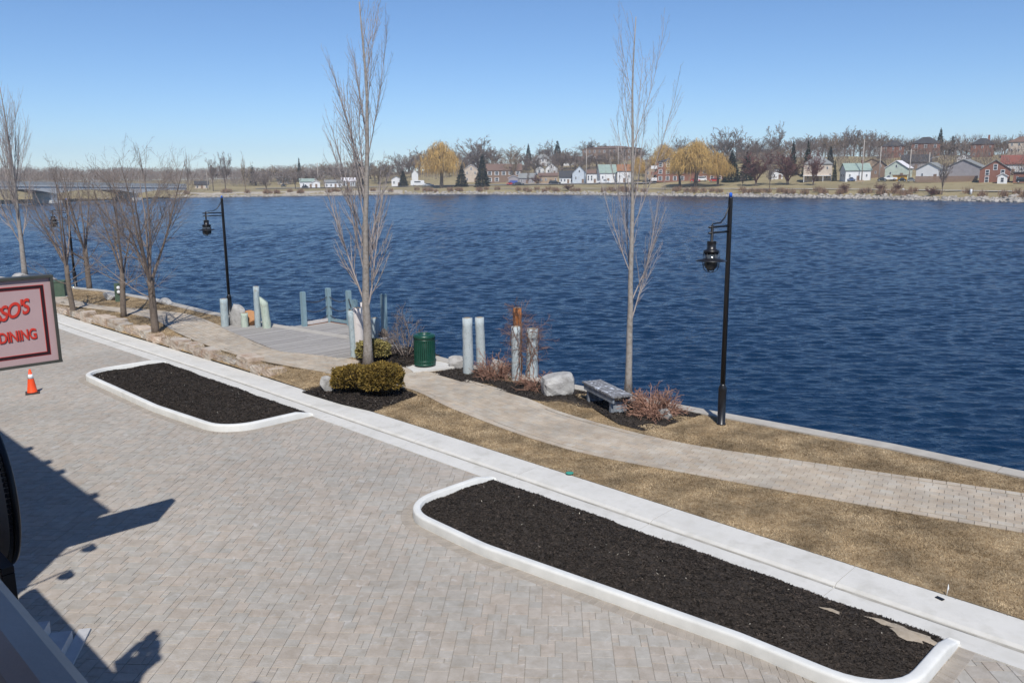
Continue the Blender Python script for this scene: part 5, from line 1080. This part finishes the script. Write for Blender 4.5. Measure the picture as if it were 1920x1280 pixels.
for i in range(2):
    a = pl[i][0] + Vector((0, 0, pl[i][1] * .94)); c = pl[i + 1][0] + Vector((0, 0, pl[i + 1][1] * .94)); pts = [a.lerp(c, u) - Vector((0, 0, 1.2 * 4 * u * (1 - u))) for u in np.linspace(0, 1, 14)]; tag(MB().tube([tuple(p) for p in pts], .03, 4).build('power_line', M_black), ['sagging power line between the first two poles behind the white cottage', 'sagging power line over the pale green cottage roof'][i], 'cable')
for px, lab in ((1692, 'white marker post on the far bank below the parked cars'), (1819, 'white marker post on the far bank below the brick gable')): P, k = far(px, 7); m = MB(); m.lathe([(.32, 0), (.32, 1.5), (.26, 1.62), (.02, 1.66)], n=10); tag(m.build('marker_post', CM['white'], None, P), lab, 'post', 'white posts on the far bank')
P, k = far(1610, 36); bt_ = thing('park_bench', P, 'small park bench on the far lawn below the white cottage', 'bench', rz=rotz_to_cam(P)); MB().box((0, 0, .55), (2.4, .5, .1)).build('seat', HM['tan'], bt_); MB().box((0, .25, .95), (2.4, .08, .5)).build('backrest', HM['tan'], bt_)
for sx in (-1, 1): MB().box((sx * .9, 0, .25), (.12, .45, .5)).build('leg', HM['grey'], bt_)

# bridge on the left
M_bridge = mat('bridge_concrete', [(.58, .57, .54), (.66, .65, .62)], .9, .4); M_bparapet = mat('bridge_parapet', [(.42, .43, .42)], .9, .5)  # parapets get their own darker grey than deck and girders
A = CAM + ray(-260, 344) * 232; Bp = CAM + ray(330, 350) * 345; A, Bp = Vector(A), Vector(Bp); br = thing('road_bridge', (A + Bp) / 2, 'low pale concrete road bridge with haunched girders beyond the bare trees', 'bridge'); O = Vector(br.location)
dv = (Bp - A); Lb = dv.length; dn = dv.normalized(); sdn = Vector((-dn.y, dn.x, 0)).normalized() * 5.5; n = 90; piers = [.18, .48, .78]; T_, B_ = [], []
deckV = []; girV = []; parV = []
for i in range(n + 1):
    u = i / n; c = A + dv * u - O; c.z = (A.z + (Bp.z - A.z) * u) - O.z; h = 1.0 + 1.5 * max(0, 1 - min(abs(u - p) for p in piers) / .10) ** 1.6
    for sg_ in (-1, 1):
        e = c + sdn * sg_; deckV.append((e + Vector((0, 0, 0)), e + Vector((0, 0, -.5)))); e2 = c + sdn * .97 * sg_; girV.append((e2 + Vector((0, 0, -.45)), e2 + Vector((0, 0, -.45 - h)))); parV.append((e + Vector((0, 0, 1.1)), e - sdn * sg_ * .06 + Vector((0, 0, 1.1)), e - sdn * sg_ * .06 + Vector((0, 0, -.01)), e + Vector((0, 0, -.01))))
def loft(rows, closed, m, nm):
    V = [tuple(p) for r in rows for p in r]; k = len(rows[0]); F = [(i * k + j, i * k + (j + 1) % k, (i + 1) * k + (j + 1) % k, (i + 1) * k + j) for i in range(len(rows) - 1) for j in range(k)]; return MB().add(V, F).build(nm, m, br)
loft([(deckV[2 * i][0], deckV[2 * i + 1][0], deckV[2 * i + 1][1], deckV[2 * i][1]) for i in range(n + 1)], True, M_bridge, 'deck'); loft([(girV[2 * i][0], girV[2 * i + 1][0], girV[2 * i + 1][1], girV[2 * i][1]) for i in range(n + 1)], True, M_bridge, 'girder')
for q in (0, 1): loft([parV[2 * i + q] for i in range(n + 1)], True, M_bparapet, 'parapet')
for p in piers: c = A + dv * p - O; zt = (A.z + (Bp.z - A.z) * p) - 2.6; m = MB(); m.box((c.x, c.y, (zt + WZ - 2) / 2 - O.z), (2.6, 8.5, zt - WZ + 2), math.atan2(dn.y, dn.x)); m.box((c.x, c.y, WZ + .3 - O.z), (4.2, 11, 1.4), math.atan2(dn.y, dn.x)); m.build('pier', M_bridge, br)

# far trees: templates
MT = dict(bare=mat('far_twig', [(.15, .115, .095), (.21, .165, .14)], .95, .4, rand=.2), bare2=mat('far_twig_tan', [(.22, .165, .11), (.29, .225, .155)], .95, .4, rand=.2), red=mat('far_twig_red', [(.12, .05, .045), (.18, .085, .07)], .95, .4, rand=.2), willow=mat('willow_gold', [(.40, .25, .075), (.56, .37, .13)], .95, .5, rand=.25), green=mat('spruce_needles', [(.012, .024, .015), (.03, .048, .026)], .95, .6, rand=.35), trunk=mat('far_trunk', [(.13, .105, .085)], .95, 1))
def far_bare(seed, m, dense=1.0, up_=.05, ang=34, fork=.25, wide=.55):
    T = Tree(seed); p1, d1, r1 = T.limb(np.array([0, 0, -.4]), np.array([0, 0, 1.0]), 10 * fork + .4, .24, .17, 4, .05, .02, T.trunk, 0)
    spec = {'rmin': .022, 'lv': {1: dict(seg=5), 2: dict(seg=4, n=7 * dense, ref=3, t0=.15, ang=R_(36), len=.52, trop=up_, wob=.07), 3: dict(seg=3, n=7 * dense, ref=1.6, t0=.1, ang=R_(38), len=.5, trop=up_, wob=.1), 4: dict(seg=1, n=5 * dense, ref=.7, t0=.1, ang=R_(36), len=.6, trop=.0, wob=.1)}}
    for i in range(6):
        a = 6.283 * i / 6 + T.r.uniform(-.4, .4); tl = R_(ang) * T.r.uniform(.5, 1.3) if i else .06; P, D, Rd = T.limb(p1[-1] - np.array([0, 0, T.r.uniform(0, .8)]), np.array([math.sin(tl) * math.cos(a), math.sin(tl) * math.sin(a), math.cos(tl)]), 10 * (1 - fork) * T.r.uniform(.75, 1.05), .13, .03, 6, up_, .05, T.br, 1)
        T.kids(P, D, Rd, int(8 * dense), .15, R_(40), lambda t: 10 * wide * .5 * (1.1 - .7 * t), .5, up_, .06, 2, 4, spec)
    return T
def template(T, m, lv3=True):
    a = MB(); b_ = MB()
    for pts, rad, lvl in T.trunk: a.tube(pts, rad, 6, cap=False)
    for pts, rad, lvl in T.br: b_.tube(pts, np.maximum(rad, .02), 4 if lvl == 1 else 3, cap=False)
    me1 = bpy.data.meshes.new('trunk'); me1.from_pydata(a.v, [], a.f); me1.materials.append(MT['trunk']); me2 = bpy.data.meshes.new('crown'); me2.from_pydata(b_.v, [], b_.f); me2.materials.append(m); return me1, me2
TB = [template(far_bare(200 + i, None, .95, .05, [34, 26, 40, 30][i], [.22, .28, .2, .3][i], [.55, .42, .62, .5][i]), MT['bare']) for i in range(4)]
TT = [template(far_bare(230 + i, None, .9, .04, 36, .2, .55), MT['bare2']) for i in range(2)]
TR = [template(far_bare(220 + i, None, 1.15, .08, 26, .14, .55), MT['red']) for i in range(2)]
def willow_t(seed):
    r = np.random.default_rng(seed); a = MB(); a.tube([(0, 0, -.4), (.1, 0, 1.5), (.3, .1, 3)], [.5, .4, .32], 8)
    for i in range(9):
        g = r.uniform(0, 6.28); a.tube([(.2, .1, 2.4 + r.uniform(-.5, .6)), (math.cos(g) * 1.4, math.sin(g) * 1.4, 5 + r.uniform(-.5, 1)), (math.cos(g) * 2.6, math.sin(g) * 2.6, 7 + r.uniform(-1, 1.6))], [.22, .14, .06], 5)
    n = 4200; u = r.uniform(0, 1, n); th = r.uniform(0, 6.283, n); cz = r.uniform(.12, 1, n); lob = (1 + .24 * np.sin(3 * th + seed) + .14 * np.sin(7 * th + 2 * seed)) * (1 + .16 * np.sin(cz * 9 + 4 * th)); rad = np.sqrt(1 - cz ** 2) * r.uniform(.35, 1.08, n) * 4.4 * lob; top = np.stack([rad * np.cos(th), rad * np.sin(th), 3.4 + 6.2 * cz * (1 - .13 * np.sin(2 * th + seed) ** 2) * r.uniform(.72, 1.06, n)], 1); L = r.uniform(.5, 1.7, n) * (1.2 - .4 * cz); L = np.minimum(L, top[:, 2] - 1.0)
    out = np.stack([np.cos(th), np.sin(th), 0 * th], 1) * r.uniform(-.2, .7, n)[:, None] + np.stack([r.normal(0, .25, n), r.normal(0, .25, n), 0 * th], 1); mid = top + out * .8 - np.stack([0 * L, 0 * L, L * .35], 1); bot = top + out - np.stack([0 * L, 0 * L, L], 1); sd_ = r.normal(size=(n, 3)); sd_[:, 2] = 0; sd_ /= np.linalg.norm(sd_, axis=1)[:, None]; wd = r.uniform(.018, .045, n)[:, None]
    V = np.stack([top - sd_ * wd, top + sd_ * wd, mid + sd_ * wd, mid - sd_ * wd, bot + sd_ * wd * .5, bot - sd_ * wd * .5], 1).reshape(-1, 3); b0 = np.arange(n)[:, None] * 6; F = np.concatenate([b0 + np.array([0, 1, 2, 3]), b0 + np.array([3, 2, 4, 5])])
    me1 = bpy.data.meshes.new('trunk'); me1.from_pydata(a.v, [], a.f); me1.materials.append(MT['trunk']); o = npmesh('crown', V, F, MT['willow']); me2 = o.data; bpy.data.objects.remove(o); return me1, me2
TW = [willow_t(s_) for s_ in (1, 2, 3)]
def spruce_t(seed):
    r = np.random.default_rng(seed); a = MB(); a.tube([(0, 0, -.4), (0, 0, 9.6)], [.22, .03], 6); n = 2600; z = 10 * (1 - np.sqrt(r.uniform(0, .96, n))); z = np.clip(z, .5, 9.9); tier = .78 + .22 * np.abs(np.sin(z * 2.6)); R0 = (10 - z) / 10 * 2.5 * tier; rr = R0 * np.sqrt(r.uniform(.15, 1, n)); th = r.uniform(0, 6.283, n); P = np.stack([rr * np.cos(th), rr * np.sin(th), z - rr * .25], 1)
    o_ = np.stack([np.cos(th), np.sin(th), r.uniform(-.5, .2, n)], 1) * r.uniform(.25, .55, n)[:, None]; s_ = np.stack([-np.sin(th), np.cos(th), r.normal(0, .4, n)], 1) * r.uniform(.10, .22, n)[:, None]; V = np.stack([P - o_ * .4, P + s_, P + o_, P - s_], 1).reshape(-1, 3)
    me1 = bpy.data.meshes.new('trunk'); me1.from_pydata(a.v, [], a.f); me1.materials.append(MT['trunk']); o = npmesh('crown', V, np.arange(4 * n).reshape(n, 4), MT['green']); me2 = o.data; bpy.data.objects.remove(o); return me1, me2
TS = [spruce_t(s_) for s_ in (4, 5)]
WID = {}
def tree_at(tp, px, off, topy, wpx, name, label, group, base_y=None):
    P, k = far(px, off); by = project(P)[1]; H = max(3.0, (by - topy) * k); key = tp[1].name
    if key not in WID:
        co = np.empty(len(tp[1].vertices) * 3, np.float32); tp[1].vertices.foreach_get('co', co); co = co.reshape(-1, 3); WID[key] = (np.percentile(np.abs(co[:, 0]), 97) * 2, np.percentile(co[:, 2], 99.7))
    w0, h0 = WID[key]; t = thing(name, P, label, 'tree', group, rng.uniform(0, 6.28)); sxy = (wpx * k / w0) if wpx else H / h0; t.scale = (sxy, sxy, H / h0); link('trunk', tp[0], t); link('crown', tp[1], t); return t
for i, (x, o_, ty, wp, lab) in enumerate([(564, 100, 298, 10, 'lone dark spruce on the left skyline'), (905, 30, 293, 26, 'tall dark spruce in front of the brick house with brown roof'), (866, 33, 310, 22, 'smaller dark spruce right of the big willow'), (991, 122, 272, 14, 'pointed dark spruce on the ridge left of the white hip-roofed house'), (1045, 122, 266, 20, 'broad dark spruce on the ridge right of the white hip-roofed house'), (1370, 47, 286, 30, 'dark spruce right of the golden willows'), (1398, 52, 287, 26, 'second dark spruce right of the golden willows'), (1483, 70, 268, 16, 'tall narrow spruce behind the red-twigged tree'), (1510, 66, 268, 18, 'blue-green spruce left of the cream house'), (1552, 92, 276, 15, 'spruce behind the cream house roof'), (1562, 45, 303, 9, 'narrow cypress at the corner of the cream house'), (1753, 150, 243, 16, 'tallest spruce on the hill above the brick houses'), (1776, 150, 257, 17, 'short broad spruce on the hill beside the tallest one'), (1700, 140, 265, 10, 'small spruce between the hill houses'), (757, 44, 322, 18, 'dark rounded evergreen beside the white shed'), (476, 100, 312, 12, 'small dark evergreen on the left skyline')]):
    tree_at(TS[i % 2], x, o_, ty, wp, 'spruce_tree', lab, 'evergreens on the far bank')
for i, (x, o_, ty, wp, lab) in enumerate([(828, 26, 268, 66, 'big golden weeping willow left of centre'), (1303, 21, 265, 74, 'largest golden willow in front of the apartment block'), (1274, 24, 280, 46, 'golden willow at the left of the apartment block'), (1345, 24, 288, 42, 'golden willow at the right of the apartment block'), (1243, 64, 271, 44, 'golden willow behind the apartment roof'), (1197, 52, 295, 30, 'small golden willow behind the slim bare tree')]):
    tree_at(TW[i % 3], x, o_, ty, wp, 'willow_tree', lab, 'golden willows on the far bank')
for i, (x, o_, ty, wp, lab) in enumerate([(1416, 27, 286, 52, 'reddish bare tree in front of the spruces'), (1475, 29, 286, 46, 'dark red bare tree left of the cream house'), (1523, 27, 284, 30, 'slim red-twigged tree in front of the cream house'), (1006, 42, 327, 14, 'small reddish round tree by the grey bungalow')]):
    tree_at(TR[i % 2], x, o_, ty, wp, 'red_twigged_tree', lab, 'red-twigged trees on the far bank')
for i, (x, o_, ty, wp, lab) in enumerate([(898, 82, 259, 74, 'broad domed bare tree above the spruce'), (962, 62, 276, 42, 'tan bare tree over the brick house'), (1030, 130, 262, 40, 'dark bare tree behind the ridge house'), (1105, 134, 260, 42, 'bare tree behind the street light pole'), (1360, 112, 239, 50, 'tall bare tree above the right willow'), (1392, 112, 250, 44, 'bare tree beside the tall one above the willow'), (1452, 122, 229, 44, 'tallest bare tree on the right skyline'), (1442, 10, 300, 16, 'thin bare sapling on the far shore below the red tree'), (1765, 6, 296, 26, 'multi-stemmed bare tree at the waterline near the white posts'), (1391, 24, 326, 12, 'tiny bare sapling on the far lawn'), (355, 20, 282, 12, 'thin tall bare tree on the left shore'), (401, 22, 290, 20, 'bare tree on the left shore behind the far lamp'), (424, 12, 286, 30, 'broad bare tree on the left shore waterline'), (461, 10, 286, 24, 'wispy bare tree on the left shore'), (500, 14, 318, 30, 'dark-trunked bare tree by the boat launch'), (555, 30, 322, 20, 'small bare tree left of the carport'), (990, 14, 318, 6, 'staked sapling on the far shore')]):
    tree_at((TT if 'tan' in lab or 'wispy' in lab else TB)[i % (2 if 'tan' in lab or 'wispy' in lab else 4)], x, o_, ty, wp, 'bare_tree', lab, 'single bare trees on the far bank')
TLx = [0, 300, 360, 420, 500, 600, 700, 760, 850, 900, 960, 1000, 1100, 1200, 1250, 1290, 1400, 1500, 1600, 1660, 1720, 1800, 1850, 1920, 2000]; TLy = [332, 330, 308, 306, 312, 305, 292, 284, 272, 268, 275, 278, 268, 276, 268, 252, 256, 254, 240, 252, 262, 262, 262, 250, 246]
hill = []
for i in range(150):
    x = 470 + (1960 - 470) * (i + rng.uniform(0, 1)) / 150; o_ = rng.uniform(66, 150) if x < 1480 else rng.uniform(130, 180); tl = np.interp(x, TLx, TLy); base = project(far(x, o_)[0])[1]; hpx = (rng.uniform(26, 44)) * (1 if x > 700 else .75); ty = max(tl + rng.uniform(-3, 10), base - hpx) if o_ < 118 else tl + rng.uniform(-4, 8)
    hill.append((x, tree_at((TB + TT[:1])[i % 5], x, o_, ty, rng.uniform(26, 42), 'bare_tree', 'leafless tree on the far hillside', 'bare trees on the far hillside')))
LM = [(500, 'the boat launch'), (600, 'the carport'), (660, 'the low blue-grey house'), (745, 'the white shed'), (828, 'the big willow'), (884, 'the cream gabled house'), (945, 'the long brown-roofed house'), (1018, 'the white ridge house'), (1086, 'the pale blue gabled house'), (1146, 'the long ridge building'), (1220, 'the brown gabled house'), (1300, 'the apartment block'), (1390, 'the dark spruces'), (1450, 'the small white house'), (1530, 'the cream hip-roofed house'), (1606, 'the white cottage'), (1667, 'the first brick hill house'), (1727, 'the brick house below the spruce'), (1800, 'the grey gabled house'), (1860, 'the brick gable'), (1920, 'the pale hilltop house')]
cnt = {}
ORD = ['first', 'second', 'third', 'fourth', 'fifth', 'sixth', 'seventh', 'eighth', 'ninth', 'tenth', 'eleventh', 'twelfth', 'thirteenth', 'fourteenth']
for x, o in sorted(hill, key=lambda q: q[0]):
    l = min(LM, key=lambda q: abs(q[0] - x))[1]; k = cnt.get(l, 0); cnt[l] = k + 1; o['label'] = 'leafless tree uphill of ' + l + ', ' + ORD[min(k, 13)] + ' from left'
# distant woodland on the left horizon and scrub mass behind the houses
def woods(name, label, n, xr, orr, hm, wm, m):
    me = TB[0][1]; co = np.empty(len(me.vertices) * 3, np.float32); me.vertices.foreach_get('co', co); co = co.reshape(-1, 3); VV = []; FF = []; off = 0
    for i in range(n):
        px = rng.uniform(*xr); P, k = far(px, rng.uniform(*orr)); H = rng.uniform(*hm); q = 130; r = rng.uniform(0, 1, q); th = rng.uniform(0, 6.283, q); z = H * (.05 + .95 * rng.uniform(0, 1, q) ** .8); rr = wm * np.sqrt(r) * np.sqrt(np.clip(1.05 - (z / H - .5) ** 2 * 3.4, .1, 1)); C_ = np.stack([rr * np.cos(th), rr * np.sin(th), z], 1) + np.array(P)
        d = np.stack([rng.normal(0, .35, q), rng.normal(0, .35, q), np.ones(q)], 1) * rng.uniform(.8, 2.0, q)[:, None]; s_ = np.stack([np.cos(th), -np.sin(th), 0 * th], 1) * rng.uniform(.03, .09, q)[:, None]; V = np.stack([C_ - s_, C_ + s_, C_ + d], 1).reshape(-1, 3); VV.append(V); FF.append(np.arange(3 * q).reshape(q, 3) + off); off += 3 * q
    tag(npmesh(name, np.concatenate(VV), np.concatenate(FF), m), label, 'woodland', kind='stuff')
woods('woodland', 'distant brown leafless woodland along the left horizon', 1500, (-650, 640), (70, 330), (4, 8), 4.5, mat('far_wood_tan', [(.20, .16, .14), (.27, .225, .195)], .95, .4, rand=.2))
woods('undergrowth', 'brown leafless scrub filling the hillside between the houses', 560, (620, 2300), (66, 170), (3, 8), 4.0, MT['bare'])
woods('shore_scrub', 'reddish brown scrub along the far waterline', 110, (340, 2100), (3.5, 9), (.3, .9), 1.5, mat('scrub', [(.20, .11, .075), (.28, .19, .12)], .95, .5, rand=.3))
for px, o_, lab in ((1065, 8, 'dark red rounded shore bush in front of the white cottages'), (1680, 10, 'dark rounded shore bush near the white post'), (1650, 9, 'small dark shore bush below the parked cars'), (1583, 8, 'reddish shore bush below the white cottage'), (1745, 4, 'dark low shore bush at the multi-stemmed tree')):
    tree_at(TR[0], px, o_, project(far(px, o_)[0])[1] - 12, 20, 'shore_bush', lab, 'bushes on the far shore')['category'] = 'bush'

# ---------------------------------------------------------------- thin air over the river
hm = bpy.data.materials.new('haze_air'); hm.use_nodes = True; hn = hm.node_tree; hn.nodes.remove(hn.nodes['Principled BSDF']); pv = hn.nodes.new('ShaderNodeVolumePrincipled'); pv.inputs['Density'].default_value = .00028; pv.inputs['Color'].default_value = (.86, .92, 1, 1); pv.inputs['Anisotropy'].default_value = 0.0
hn.links.new(pv.outputs[0], hn.nodes['Material Output'].inputs['Volume'])
tag(MB().box((0, 550, 28), (3100, 1700, 66)).build('haze', hm), 'thin pale air over the whole river', 'haze', kind='stuff')
